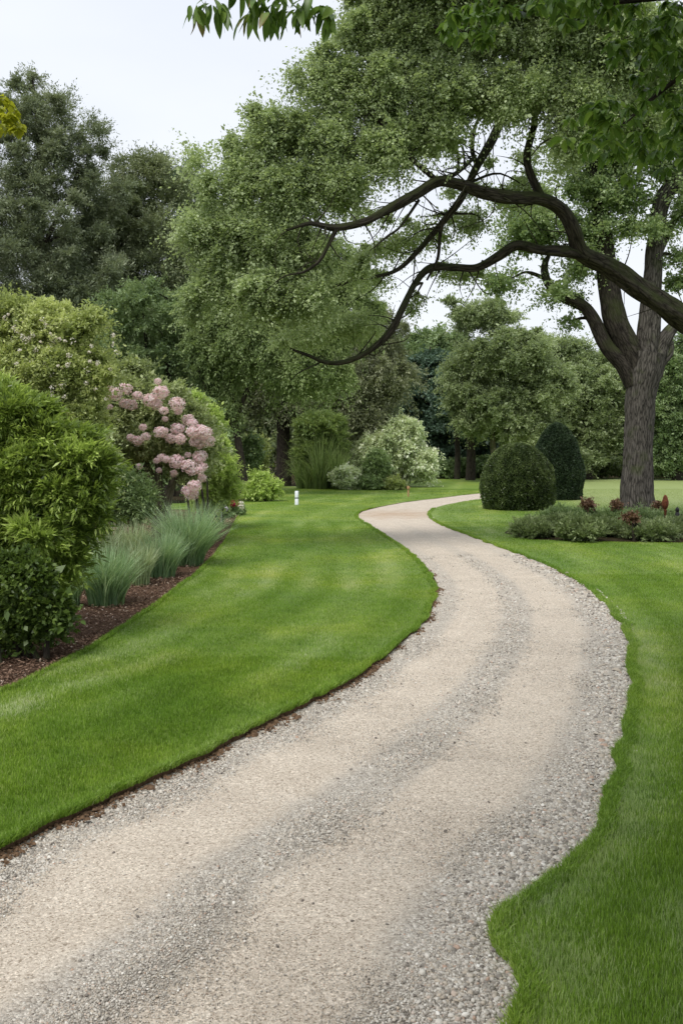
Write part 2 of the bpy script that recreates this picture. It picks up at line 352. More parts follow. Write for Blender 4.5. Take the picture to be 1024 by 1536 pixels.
# ---- road material
def roadmat():
    m, n, b, o = newmat('driveway_gravel'); ln = n.links.new
    g = N(n, 'ShaderNodeNewGeometry'); uv = N(n, 'ShaderNodeUVMap'); sp = N(n, 'ShaderNodeSeparateXYZ'); ln(uv.outputs[0], sp.inputs[0])
    n1 = N(n, 'ShaderNodeTexNoise', Scale=3.0, Detail=8.0, Roughness=.75); ln(g.outputs['Position'], n1.inputs['Vector'])
    ad = N(n, 'ShaderNodeMath', operation='MULTIPLY_ADD'); ln(n1.outputs[0], ad.inputs[0]); ad.inputs[1].default_value = .07; 
    sb = N(n, 'ShaderNodeMath', operation='SUBTRACT'); ln(sp.outputs[0], sb.inputs[0]); sb.inputs[1].default_value = .035; ln(sb.outputs[0], ad.inputs[2])
    # tracks: 1 = loose stone, 0 = packed sand
    tr = ramp(n, [(0, (1, 1, 1)), (.09, (1, 1, 1)), (.15, (0, 0, 0)), (.36, (0, 0, 0)), (.42, (1, 1, 1)), (.52, (1, 1, 1)), (.57, (0, 0, 0)), (.78, (0, 0, 0)), (.85, (1, 1, 1))])
    ln(ad.outputs[0], tr.inputs[0])
    # far away the drive is all packed
    far = N(n, 'ShaderNodeMapRange'); far.inputs[1].default_value = 14; far.inputs[2].default_value = 30; far.inputs[3].default_value = .75; far.inputs[4].default_value = .08
    ln(sp.outputs[1], far.inputs[0]); fm = N(n, 'ShaderNodeMath', operation='MULTIPLY'); ln(tr.outputs[0], fm.inputs[0]); ln(far.outputs[0], fm.inputs[1])
    v1 = N(n, 'ShaderNodeTexVoronoi', Scale=85.0); ln(g.outputs['Position'], v1.inputs['Vector'])
    s1 = ramp(n, [(0, (.19, .17, .145)), (.3, (.38, .35, .305)), (.62, (.48, .45, .4)), (.85, (.58, .55, .49)), (1, (.78, .75, .68))])
    sx = N(n, 'ShaderNodeSeparateXYZ'); ln(v1.outputs['Color'], sx.inputs[0]); ln(sx.outputs[0], s1.inputs[0])
    v2 = N(n, 'ShaderNodeTexNoise', Scale=260.0, Detail=3.0, Roughness=.8); ln(g.outputs['Position'], v2.inputs['Vector'])
    s2 = ramp(n, [(.32, (.42, .36, .29)), (.5, (.61, .545, .46)), (.68, (.78, .725, .645))]); ln(v2.outputs[0], s2.inputs[0])
    n3 = N(n, 'ShaderNodeTexNoise', Scale=3.0, Detail=5.0, Roughness=.6); ln(g.outputs['Position'], n3.inputs['Vector'])
    s3 = ramp(n, [(.35, (.93, .91, .89)), (.65, (1.04, 1.03, 1.02))]); ln(n3.outputs[0], s3.inputs[0])
    v4 = N(n, 'ShaderNodeTexVoronoi', Scale=120.0); ln(g.outputs['Position'], v4.inputs['Vector']); sx4 = N(n, 'ShaderNodeSeparateXYZ'); ln(v4.outputs['Color'], sx4.inputs[0])
    s4 = ramp(n, [(0, (.5, .47, .43)), (.2, (.84, .82, .8)), (.6, (1, 1, 1)), (.85, (1.1, 1.1, 1.1)), (1, (1.35, 1.35, 1.36))]); ln(sx4.outputs[0], s4.inputs[0])
    n6 = N(n, 'ShaderNodeTexNoise', Scale=38.0, Detail=5.0, Roughness=.8); ln(g.outputs['Position'], n6.inputs['Vector']); s6 = ramp(n, [(.35, (.8, .77, .74)), (.55, (1.03, 1.03, 1.02))]); ln(n6.outputs[0], s6.inputs[0])
    sand = mixc(n, 1.0, mixc(n, 1.0, s2.outputs[0], s4.outputs[0], 'MULTIPLY'), s6.outputs[0], 'MULTIPLY')
    c = mixc(n, fm.outputs[0], sand, s1.outputs[0])
    c = mixc(n, 1.0, c, s3.outputs[0], 'MULTIPLY')
    # rust stain by the bend
    vd = N(n, 'ShaderNodeVectorMath', operation='DISTANCE'); ln(g.outputs['Position'], vd.inputs[0]); vd.inputs[1].default_value = (1.75, 29.3, 0)
    rs = ramp(n, [(0, (1, 1, 1)), (.55, (0, 0, 0))]); dm = N(n, 'ShaderNodeMath', operation='MULTIPLY_ADD'); ln(vd.outputs['Value'], dm.inputs[0]); dm.inputs[1].default_value = .22
    ns = N(n, 'ShaderNodeTexNoise', Scale=2.0, Detail=4.0); ln(g.outputs['Position'], ns.inputs['Vector'])
    n5 = N(n, 'ShaderNodeMath', operation='SUBTRACT'); ln(ns.outputs[0], n5.inputs[0]); n5.inputs[1].default_value = .5; ln(n5.outputs[0], dm.inputs[2]); ln(dm.outputs[0], rs.inputs[0])
    rf = N(n, 'ShaderNodeMath', operation='MULTIPLY'); ln(rs.outputs[0], rf.inputs[0]); rf.inputs[1].default_value = .5
    c = mixc(n, rf.outputs[0], c, (.36, .22, .12))
    # green weeds in the centre strip
    ln(c, b.inputs['Base Color']); b.inputs['Roughness'].default_value = .92; b.inputs['Specular IOR Level'].default_value = .15
    b1 = N(n, 'ShaderNodeBump', Strength=.5, Distance=.008); ln(v2.outputs[0], b1.inputs['Height'])
    hv = N(n, 'ShaderNodeMath', operation='MULTIPLY'); ln(v1.outputs['Distance'], hv.inputs[0]); ln(fm.outputs[0], hv.inputs[1])
    b2 = N(n, 'ShaderNodeBump', Strength=.9, Distance=.012); b2.invert = True; ln(hv.outputs[0], b2.inputs['Height']); ln(b1.outputs[0], b2.inputs['Normal'])
    ln(b2.outputs[0], b.inputs['Normal'])
    return m
i, j = np.meshgrid(np.arange(rows - 1), np.arange(NU), indexing='ij'); w = NU + 1
Fr = np.stack([i * w + j, i * w + j + 1, (i + 1) * w + j + 1, (i + 1) * w + j], -1).reshape(-1, 4)
Vr = np.concatenate([XY.reshape(-1, 2), Z.reshape(-1, 1)], 1)
uvv = np.stack([uu.ravel(), np.repeat(VL, w)], -1)[Fr.ravel()]
tag(build('driveway', Vr, Fr, roadmat(), uv=uvv, smooth=True), kind='structure')

# ---- ground, lawns, beds
def soilmat(name, c0, c1, sc=14.):
    m, n, b, o = newmat(name); ln = n.links.new
    g = N(n, 'ShaderNodeNewGeometry'); v = N(n, 'ShaderNodeTexNoise', Scale=sc, Detail=8.0, Roughness=.75); ln(g.outputs['Position'], v.inputs['Vector'])
    r = ramp(n, [(.3, c0), (.7, c1)]); ln(v.outputs[0], r.inputs[0]); ln(r.outputs[0], b.inputs['Base Color'])
    b.inputs['Roughness'].default_value = 1; b.inputs['Specular IOR Level'].default_value = .05
    bp = N(n, 'ShaderNodeBump', Strength=1.0, Distance=.03); ln(v.outputs[0], bp.inputs['Height']); ln(bp.outputs[0], b.inputs['Normal'])
    return m
M['soil'] = soilmat('edge_soil', (.06, .036, .02), (.2, .13, .08), 30.)
M['litter'] = soilmat('woodland_floor', (.02, .018, .01), (.07, .055, .03), 6.)
def grasscol(n, far=False):
    """lawn colour from world position: painted sheen of mowing bands, patches"""
    ln = n.links.new
    g = N(n, 'ShaderNodeNewGeometry'); sp = N(n, 'ShaderNodeSeparateXYZ'); ln(g.outputs['Position'], sp.inputs[0])
    n1 = N(n, 'ShaderNodeTexNoise', Scale=.45, Detail=5.0, Roughness=.6); ln(g.outputs['Position'], n1.inputs['Vector'])
    r1 = ramp(n, [(.3, (.72, .82, .75)), (.5, (1, 1, 1)), (.7, (1.35, 1.17, 1.0))]); ln(n1.outputs[0], r1.inputs[0])
    n2 = N(n, 'ShaderNodeTexNoise', Scale=4.0, Detail=5.0, Roughness=.7); ln(g.outputs['Position'], n2.inputs['Vector'])
    r2 = ramp(n, [(.3, (.82, .85, .8)), (.7, (1.18, 1.12, 1.15))]); ln(n2.outputs[0], r2.inputs[0])
    # mown bands roughly along the drive: light off leaning blades, painted as colour
    m1 = N(n, 'ShaderNodeMath', operation='MULTIPLY_ADD'); ln(sp.outputs[1], m1.inputs[0]); m1.inputs[1].default_value = -.16; ln(sp.outputs[0], m1.inputs[2])
    n3 = N(n, 'ShaderNodeMath', operation='MULTIPLY_ADD'); ln(n1.outputs[0], n3.inputs[0]); n3.inputs[1].default_value = 1.1; ln(m1.outputs[0], n3.inputs[2])
    sn = N(n, 'ShaderNodeMath', operation='MULTIPLY'); ln(n3.outputs[0], sn.inputs[0]); sn.inputs[1].default_value = 3.6
    si = N(n, 'ShaderNodeMath', operation='SINE'); ln(sn.outputs[0], si.inputs[0])
    r3 = ramp(n, [(0, (.9, .93, .9)), (.75, (1, 1, 1)), (1, (1.2, 1.12, 1.5))])
    mr = N(n, 'ShaderNodeMapRange'); mr.inputs[1].default_value = -1; ln(si.outputs[0], mr.inputs[0]); ln(mr.outputs[0], r3.inputs[0])
    # dry pale meadow far right: X + .0*Y > and Y > 33
    dr = N(n, 'ShaderNodeMapRange'); dr.inputs[1].default_value = 31; dr.inputs[2].default_value = 36; ln(sp.outputs[1], dr.inputs[0])
    dx = N(n, 'ShaderNodeMath', operation='MULTIPLY_ADD'); ln(sp.outputs[1], dx.inputs[0]); dx.inputs[1].default_value = -.235; ln(sp.outputs[0], dx.inputs[2])
    dx2 = N(n, 'ShaderNodeMapRange'); dx2.inputs[1].default_value = -.8; dx2.inputs[2].default_value = .8; ln(dx.outputs[0], dx2.inputs[0])
    dm = N(n, 'ShaderNodeMath', operation='MULTIPLY'); ln(dr.outputs[0], dm.inputs[0]); ln(dx2.outputs[0], dm.inputs[1])
    c = mixc(n, 1.0, r1.outputs[0], r2.outputs[0], 'MULTIPLY'); c = mixc(n, 1.0, c, r3.outputs[0], 'MULTIPLY')
    return c, dm.outputs[0]
def lawnmat(name, blade):
    m, n, b, o = newmat(name); ln = n.links.new
    c, dry = grasscol(n)
    if blade:
        a = N(n, 'ShaderNodeAttribute', attribute_name='tint')
        r = ramp(n, [(0, (.09, .16, .018)), (.4, (.2, .345, .034)), (.7, (.325, .49, .075)), (1, (.5, .6, .26))]); ln(a.outputs['Fac'], r.inputs[0])
        base = mixc(n, 1.0, r.outputs[0], c, 'MULTIPLY'); pale = (.36, .42, .17)
    else:
        g = N(n, 'ShaderNodeNewGeometry'); nn = N(n, 'ShaderNodeTexNoise', Scale=60.0, Detail=4.0, Roughness=.8); ln(g.outputs['Position'], nn.inputs['Vector'])
        r = ramp(n, [(.3, (.12, .19, .03)), (.7, (.26, .38, .065))]); ln(nn.outputs[0], r.inputs[0])
        base = mixc(n, 1.0, r.outputs[0], c, 'MULTIPLY'); pale = (.32, .38, .15)
        bp = N(n, 'ShaderNodeBump', Strength=.8, Distance=.03); ln(nn.outputs[0], bp.inputs['Height']); ln(bp.outputs[0], b.inputs['Normal'])
    fac = N(n, 'ShaderNodeMath', operation='MULTIPLY'); ln(dry, fac.inputs[0]); fac.inputs[1].default_value = .8
    base = mixc(n, fac.outputs[0], base, pale)
    ln(base, b.inputs['Base Color']); b.inputs['Roughness'].default_value = .55; b.inputs['Specular IOR Level'].default_value = .25
    if blade:
        b.inputs['Specular IOR Level'].default_value = .22; b.inputs['Roughness'].default_value = .5
        t = n.nodes.new('ShaderNodeBsdfTranslucent'); ln(base, t.inputs[0]); mx = n.nodes.new('ShaderNodeMixShader'); mx.inputs[0].default_value = .35
        ln(b.outputs[0], mx.inputs[1]); ln(t.outputs[0], mx.inputs[2]); ln(mx.outputs[0], o.inputs[0])
    return m
M['lawn'] = lawnmat('lawn_turf', False); M['blade'] = lawnmat('grass_blade', True)
def sheet(name, poly, z, mat):
    tri = tessellate_polygon([[Vector((p[0], p[1], 0)) for p in poly]])
    V = np.array([(p[0], p[1], z) for p in poly]); T = np.array([t for t in tri])
    n_ = np.cross(V[T[:, 1]] - V[T[:, 0]], V[T[:, 2]] - V[T[:, 0]])[:, 2]; T[n_ < 0] = T[n_ < 0][:, ::-1]
    return tag(build(name, V, T, mat), kind='structure')
S_ = 900
tag(build('ground', [(-S_, -S_, -.085), (S_, -S_, -.085), (S_, S_, -.085), (-S_, S_, -.085)], [[0, 1, 2, 3]], M['litter']), kind='structure')
bedE = cr2([(-8.5,-4),(-5.5,1),(-4.0,4),(-3.3,6),(-2.82,7.67),(-2.55,9.2),(-2.45,10.98),(-2.36,13.5),(-2.4,17.5),(-2.67,22.4),(-3.0,26.5),(-3.2,30)], 6)
bedE = wob(bedE, .04, 3.)
BED2 = [(-3.5,31),(-6,31.5),(-9,30),(-14,26),(-16,10),(-16,-4)]
LAWN_L = [tuple(p) for p in LE if p[1] < 67] + [(14.2, 68), (9, 66.5), (4.4, 63), (3.5, 48.5), (3.0, 46.5), (-.5, 50), (-3.5, 52), (-3.6, 37.5), (-6, 35), (-12, 33.5), (-12, 31.8), (-6, 31.55), (-3.52, 31.05)] + [tuple(p) for p in bedE[::-1]]
LAWN_R = [tuple(p) for p in RE[::-1] if p[1] < 68] + [(-1, -5), (45, -5), (45, 69)]
def meadow(): pass
sheet('lawn', LAWN_L, 0, M['lawn']); sheet('lawn_right', LAWN_R, 0, M['lawn'])
sheet('planting_bed', [tuple(p) for p in bedE] + BED2, -.012, M['soil'] if False else soilmat('mulch', (.045, .025, .016), (.2, .125, .085), 45.))
def skirt(E, name):
    n_ = len(E); V = []
    for k, z in enumerate((.0, -.03, -.095)):
        off = 0 if k < 2 else 0
        V += [(p[0], p[1], z) for p in E]
    Fc = []
    for k in range(2):
        for a in range(n_ - 1): Fc.append([k * n_ + a, k * n_ + a + 1, (k + 1) * n_ + a + 1, (k + 1) * n_ + a])
    return np.array(V, float), np.array(Fc)
pa = [skirt(LE, ''), skirt(RE, ''), skirt(bedE, '')]
V_, F_, _, _ = cat([(a, b, None) for a, b in pa]); tag(build('turf_edge', V_, F_, M['soil']), kind='structure')

# ---- grass blades
def inpoly(x, y, poly):
    p = np.array(poly); c = np.zeros(len(x), bool); j = len(p) - 1
    for i in range(len(p)):
        cond = ((p[i, 1] > y) != (p[j, 1] > y)) & (x < (p[j, 0] - p[i, 0]) * (y - p[i, 1]) / (p[j, 1] - p[i, 1] + 1e-12) + p[i, 0])
        c ^= cond; j = i
    return c
OAK_BED = [(3.9,22.4),(4.3,20.8),(5.5,20.4),(8,20.0),(13,19.8),(18,21),(18,29),(12,31),(7.5,30),(5.2,27)]
def scatter(y0, y1, dens, poly, r, margin=1.12):
    xm = lambda y: (512 * y / F) * margin + .5
    A = 2 * xm(y1) * (y1 - y0); n = int(A * dens)
    x = r.uniform(-xm(y1), xm(y1), n); y = r.uniform(y0, y1, n); k = np.abs(x) < xm(y); x, y = x[k], y[k]
    k = inpoly(x, y, poly) & ~inpoly(x, y, OAK_BED); return x[k], y[k]
def blades(x, y, h, w, r, segs=2, lean=.45, z0=-.005):
    n = len(x); az = r.uniform(0, 2 * np.pi, n); h = h * r.uniform(.55, 1.25, n)
    # clumpy height, lean in random directions
    la = r.uniform(.1, 1, n) * lean; ld = np.stack([np.cos(az), np.sin(az)], -1) * la[:, None]
    fa = az + r.normal(size=n) * .9 + np.pi / 2; s = np.stack([np.cos(fa), np.sin(fa)], -1) * (w * r.uniform(.7, 1.3, n))[:, None] / 2
    b = np.stack([x, y], -1); z = np.full(n, z0)
    def lv(f, wf): 
        c = b + ld * (h * f ** 1.6)[:, None]; zz = z + h * f * (1 - .25 * la * f)
        return [np.column_stack([c - s * wf, zz]), np.column_stack([c + s * wf, zz])]
    t = np.clip(r.normal(.48, .2, n), 0, .88) + (r.random(n) < .025) * .4; t = np.clip(t, 0, 1)
    if segs == 2:
        R_ = lv(0, 1) + lv(.55, .9) + lv(1., .12)
        V = np.stack(R_, 1).reshape(-1, 3); o = np.arange(n)[:, None] * 6
        Fc = np.concatenate([o + [0, 1, 3, 2], o + [2, 3, 5, 4]], 0); return V, Fc, np.repeat(t, 6)
    R_ = lv(0, 1) + lv(1., .25); V = np.stack(R_, 1).reshape(-1, 3); o = np.arange(n)[:, None] * 4
    return V, o + [0, 1, 3, 2], np.repeat(t, 4)
# distance to the drive on a grid, for the mower's bands painted on the blades
gx_ = np.arange(-16, 30, .2); gy_ = np.arange(-1, 70, .2); GX, GY = np.meshgrid(gx_, gy_); gd = np.full(GX.shape, 1e9); gs = np.zeros(GX.shape)
for E_ in (LE[::3], RE[::3]):
    for q in E_: gd = np.minimum(gd, np.hypot(GX - q[0], GY - q[1]))
NZ = np.array([[noise.noise(Vector((a * .5, b * .25, 4))) for a in gx_[::4]] for b in gy_[::4]]).repeat(4, 0).repeat(4, 1)[:GX.shape[0], :GX.shape[1]]
def bands(x, y):  # sheen of mown stripes, put into the blade tint
    i_ = np.clip(((y + 1) / .2).astype(int), 0, gd.shape[0] - 1); j_ = np.clip(((x + 16) / .2).astype(int), 0, gd.shape[1] - 1)
    # smooth by jitter
    d = gd[i_, j_]; nzv = NZ[i_, j_]
    wv = np.sin((d + nzv * .18) * 2 * np.pi / .62); pale = np.clip(wv - .2, 0, 1) * np.clip(.35 + nzv * 2.2, 0, 1)
    return .12 * wv + .7 * pale + .22 * nzv + .05
r = np.random.default_rng(3); gp = []
for poly in (LAWN_L, LAWN_R):
    for (y0, y1, dens, h, w, sg) in ((2.2, 5, 24000, .04, .0028, 2), (5, 9, 13000, .034, .0036, 2), (9, 15, 5000, .028, .0055, 1), (15, 26, 1500, .026, .009, 1), (26, 48, 300, .025, .016, 1)):
        x, y = scatter(y0, y1, dens, poly, r); Vb, Fb_, tb_ = blades(x, y, h, w, r, sg); m_ = 6 if sg == 2 else 4
        gp.append((Vb, Fb_, np.clip(tb_ * .8 + np.repeat(bands(x + r.normal(0, .1, len(x)), y + r.normal(0, .1, len(x))), m_), 0, 1)))
# longer fringe that hangs over the cut edges
for E, sgn, wmax in ((LE, -1, .05), (LE, -1, .03), (RE, 1, .07), (RE, 1, .03), (bedE, 1, .03)):
    k = (E[:, 1] > 2) & (E[:, 1] < 32); q = E[k]; nn = unit(np.gradient(q, axis=0)); nn = np.stack([nn[:, 1], -nn[:, 0]], -1) * sgn
    seg = np.linalg.norm(np.gradient(q, axis=0), axis=1)
    for a in range(len(q)):
        cnt = int(seg[a] * 2600 / max(1, q[a][1] / 5)); 
        if cnt < 1: continue
        tg = np.array([-nn[a][1], nn[a][0]]); p = q[a] + nn[a] * (r.uniform(-.012 - .03 * max(0, noise.noise(Vector((q[a][0] * 5, q[a][1] * 5, wmax * 90)))) * (sgn > 0 or wmax > .04), wmax, cnt))[:, None] + tg * (r.uniform(-.6, .6, cnt) * seg[a])[:, None]
        sc = max(1, q[a][1] / 7)
        gp.append(blades(p[:, 0], p[:, 1], .05, .0038 * min(sc, 2.2), r, 2, .95))
V_, F_, t_, _ = cat(gp); tag(build('lawn_grass', V_, F_, M['blade'], t=t_), 'short green mown grass on both sides of the gravel drive', 'grass', kind='stuff')
print('grass faces', len(F_))
# weeds in the drive centre
x, y = [], []
for (px, py, s, n_) in ((755, 858, .16, 90), (742, 850, .12, 60), (768, 866, .1, 50), (700, 828, .2, 80), (690, 826, .1, 40), (780, 890, .14, 30)):
    a, b = G(px, py); x.append(r.normal(a, s, n_)); y.append(r.normal(b, s * 4, n_))
V_, F_, t_ = blades(np.concatenate(x), np.concatenate(y), .03, .016, r, 2, .9, -.05)
tag(build('drive_weeds', V_, F_, M['blade'], t=np.clip(t_ + .2, 0, 1)), 'thin tufts of grass sprouting along the middle of the drive', 'weeds', kind='stuff')

# ---- pebbles
def pebmat():
    m, n, b, o = newmat('pebble'); ln = n.links.new
    a = N(n, 'ShaderNodeAttribute', attribute_name='tint')
    r_ = ramp(n, [(0, (.14, .12, .1)), (.1, (.27, .245, .21)), (.4, (.44, .405, .35)), (.55, (.49, .42, .33)), (.65, (.54, .505, .445)), (.9, (.63, .59, .52)), (.955, (.44, .3, .22)), (.97, (.68, .64, .57)), (1, (.8, .77, .7))])
    ln(a.outputs['Fac'], r_.inputs[0]); ln(r_.outputs[0], b.inputs['Base Color']); b.inputs['Roughness'].default_value = .75; b.inputs['Specular IOR Level'].default_value = .3
    return m
M['pebble'] = pebmat()
ic = []   # low-poly stone: cube rings
def stone(detail):
    if detail:
        V = []; 
        for zz, rr in ((-.6, .7), (0, 1.), (.6, .72)):
            for k in range(6): a = k * math.pi / 3 + zz; V.append((rr * math.cos(a), rr * math.sin(a), zz))
        V += [(0, 0, -.85), (0, 0, .85)]; Fc = []
        for l in range(2):
            for k in range(6): Fc += [[l * 6 + k, l * 6 + (k + 1) % 6, (l + 1) * 6 + (k + 1) % 6, (l + 1) * 6 + k]]
        for k in range(0, 6, 2): Fc.append([19, 12 + k, 12 + (k + 1) % 6, 12 + (k + 2) % 6])
        return np.array(V), np.array(Fc)
    V = np.array([(-1, -.8, -.5), (1, -1, -.5), (.9, 1, -.5), (-.9, .9, -.5), (-.6, -.5, .6), (.55, -.6, .7), (.6, .55, .6), (-.5, .6, .55)])
    return V, np.array([[0, 1, 5, 4], [1, 2, 6, 5], [2, 3, 7, 6], [3, 0, 4, 7], [4, 5, 6, 7]])
def stones(x, y, z, size, r, detail):
    B, Fb = stone(detail); n = len(x); s = size[:, None] * r.uniform(.65, 1.2, (n, 3)) * [1, 1, .75]
    V = B[None] * s[:, None, :] * r.uniform(.8, 1.15, (n, len(B), 1))
    az = r.uniform(0, 6.28, n); tl = r.normal(0, .35, n); c, s_ = np.cos(tl)[:, None], np.sin(tl)[:, None]
    V = np.stack([V[..., 0] * c + V[..., 2] * s_, V[..., 1], -V[..., 0] * s_ + V[..., 2] * c], -1)
    c, s_ = np.cos(az)[:, None], np.sin(az)[:, None]
    V = np.stack([V[..., 0] * c - V[..., 1] * s_, V[..., 0] * s_ + V[..., 1] * c, V[..., 2]], -1)
    V += np.stack([x, y, z], -1)[:, None]
    Fc = Fb[None] + (np.arange(n) * len(B))[:, None, None]
    return V.reshape(-1, 3), Fc.reshape(-1, 4), np.repeat(r.random(n), len(B))
def nz2(x, y, s, sd): 
    return np.array([noise.fractal(Vector((a * s, b * s, sd)), .9, 2., 3) for a, b in zip(x, y)])
DR = [tuple(p) for p in inl] + [tuple(p) for p in inr[::-1]]
r = np.random.default_rng(8); sp_ = []
def loose(u):   # density of loose stone across the drive
    def bump(c, w, e): return 1 / (1 + np.exp((np.abs(u - c) - w) / e))
    return np.clip(bump(-.02, .145, .018) + bump(.467, .068, .02) + bump(1.08, .25, .02), 0, 1)
for (y0, y1, dens, sz, det) in ((2.2, 4.2, 34000, .0038, True), (4.2, 7.5, 17000, .0043, False), (7.5, 12, 6500, .0056, False), (12, 18, 1500, .008, False)):
    xm = 512 * y1 / F * 1.1 + .4; n_ = int(2 * xm * (y1 - y0) * dens)
    x = r.uniform(-xm, xm, n_); y = r.uniform(y0, y1, n_); k = (np.abs(x) < 512 * y / F * 1.12 + .4) & inpoly(x, y, DR); x, y = x[k], y[k]
    u, v, _ = roadcoord(x, y)
    gx = np.arange(len(x)); wn = nz2(x, y, 1.6, 2.) * .02 + nz2(x, y, 7., 5.) * .06 + r.normal(0, .022, len(x))
    dn0 = loose(u + wn); dn = dn0 * (.72 if y0 < 12 else .4) + .26
    k = r.random(len(x)) < dn; x, y, u = x[k], y[k], u[k]
    size = sz * (.5 + .5 * dn0[k]) * np.exp(r.normal(0, .33, len(x))) * (1 + .9 * np.clip((u - .78) / .2, 0, 1) * (r.random(len(x)) < .5))
    z = zbase(y, u) + prof(u) + size * r.uniform(0, .6, len(x))
    sp_.append(stones(x, y, z, size, r, det))
# scattered dark bits and bigger stones on the sand
n_ = 420; yy = r.uniform(2.8, 9, n_); k0 = r.integers(0, rows, n_); u = r.random(n_)
cand = EL[k0] * (1 - u)[:, None] + ER[k0] * u[:, None]; k = (cand[:, 1] > 2.4) & (cand[:, 1] < 12); cand = cand[k]; uu_ = u[k]
parts_big = stones(cand[:, 0], cand[:, 1], zbase(cand[:, 1], uu_) + .005 + prof(uu_), r.uniform(.005, .011, len(cand)), r, True)
tt = np.where(r.random(len(cand)) < .6, .03, .9); parts_big = (parts_big[0], parts_big[1], np.repeat(tt, 20))
sp_.append(parts_big)
nd = sum(len(a[1]) for a in sp_); print('pebble faces', nd)
V_, F_, t_, _ = cat(sp_); tag(build('gravel_stones', V_, F_, M['pebble'], t=t_), 'loose grey gravel on the verges and centre ridge of the drive', 'gravel', kind='stuff')

xs, ys = [], []
for E_, sg_ in ((LE, 1), (RE, -1)):
    k = (E_[:, 1] > 2) & (E_[:, 1] < 16); q = E_[k]; g_ = np.gradient(q, axis=0); nn = unit(np.stack([g_[:, 1], -g_[:, 0]], -1)) * sg_; sl_ = np.linalg.norm(g_, axis=1)
    for a in range(len(q)):
        cnt = int(sl_[a] * 520 * max(0, .35 + 1.6 * noise.noise(Vector((q[a][0] * 2.5, q[a][1] * 2.5, 8)))) * (1. if sg_ > 0 else .6)); tg = np.array([-nn[a][1], nn[a][0]])
        p = q[a] + nn[a] * np.abs(r.normal(.0, .045, cnt))[:, None] + tg * (r.uniform(-.6, .6, cnt) * sl_[a])[:, None]; xs.append(p[:, 0]); ys.append(p[:, 1])
xs = np.concatenate(xs); ys = np.concatenate(ys)
V_, F_, t_ = stones(xs, ys, -.045 + .02 * r.random(len(xs)) + .03 * np.clip((ys - 8) / 5, 0, 1), np.exp(r.normal(0, .45, len(xs))) * .0075, r, False)
m_crumb = plain('soil_crumb', (.15, .095, .058), .95, .1, .5, 40)
tag(build('soil_crumbs', V_, F_, m_crumb), 'brown soil crumbs fallen from the cut turf edges beside the gravel', 'soil', kind='stuff')
# ---- mulch chips
def chipmat():
    m, n, b, o = newmat('bark_chip'); a = N(n, 'ShaderNodeAttribute', attribute_name='tint')
    r_ = ramp(n, [(0, (.035, .02, .014)), (.5, (.15, .09, .06)), (.85, (.3, .2, .14)), (1, (.5, .4, .32))]); n.links.new(a.outputs['Fac'], r_.inputs[0]); n.links.new(r_.outputs[0], b.inputs['Base Color'])
    b.inputs['Roughness'].default_value = .9; b.inputs['Specular IOR Level'].default_value = .15; return m
bx, by = [], []
BEDP = [tuple(p) for p in bedE] + BED2
for (y0, y1, dens) in ((6, 10, 3200), (10, 15, 1500), (15, 30, 450)):
    n_ = int(2.6 * (y1 - y0) * dens); x = r.uniform(-5.4, -2.2, n_) - 0.0; y = r.uniform(y0, y1, n_); k = inpoly(x, y, BEDP); bx.append(x[k]); by.append(y[k])
x = np.concatenate(bx); y = np.concatenate(by); n_ = len(x)
d = unit(np.column_stack([r.normal(size=(n_, 2)), r.normal(0, .25, n_)])); sc = np.maximum(1, y / 13)
V_, F_ = leaves(np.column_stack([x, y, r.uniform(.0, .025, n_)]), d, unit(r.normal(size=(n_, 3)) * .5 + [0, 0, 1]), .034 * sc * r.uniform(.5, 1.4, n_), .2, .1)
tag(build('bark_mulch', V_, F_, chipmat(), t=np.repeat(np.clip(r.normal(.5, .25, n_), 0, 1), 4)), 'brown shredded bark covering the planting bed on the left', 'mulch', kind='stuff')

# ------------------------------------------------------------------ trees
def base_xy(px, Y): return ((px - 512) * Y / F, Y, 0)
def tree(name, px, Y, label, cat_, trunk, tr_rad, ell, ncl, rc, tw, per, ln, w, leaf, bark, group=None, seed=1, depth=.9, hollow=.45, zr=.9, br=(.1, .015), limbs=None, sides=10, **kw):
    """trunk: list of (px,py[,Y])"""
    rnd = np.random.default_rng(seed); b = base_xy(px, Y)
    ro = root(name, b, label, cat_, group)
    tp = [P(q[0], q[1], q[2] if len(q) > 2 else Y) for q in trunk]; tp[0][2] = -.05
    C, R = spline(tp, tr_rad, .25)
    parts = [tube(C, R, sides)]
    skp, skr = list(C[len(C) // 3:]), list(R[len(C) // 3:])
    for lp, lr in (limbs or []):
        C2, R2 = spline([P(q[0], q[1], q[2] if len(q) > 2 else Y) for q in lp], lr, .25); parts.append(tube(C2, R2, 8)); skp += list(C2); skr += list(R2)
    cl = clumps(ell, Y, ncl, rc, rnd, depth, hollow, zr)
    parts += branching(skp, skr, cl, rnd, br[0], br[1])
    V, Fc, _, uv = cat([(a, b_, None, d_) for a, b_, c_, d_ in parts])
    build('trunk', V, Fc, bark, ro, uv=uv, smooth=True)
    V, Fc, t = foliage(cl, tw, per, ln, w, rnd, **kw)
    k = V.reshape(-1, 4, 3)[:, :, 2].min(1) > 0.0; V = V.reshape(-1, 4, 3)[k].reshape(-1, 3); t = t.reshape(-1, 4)[k].ravel(); Fc = np.arange(len(V)).reshape(-1, 4)
    build('crown', V, Fc, leaf, ro, t=t)
    return ro

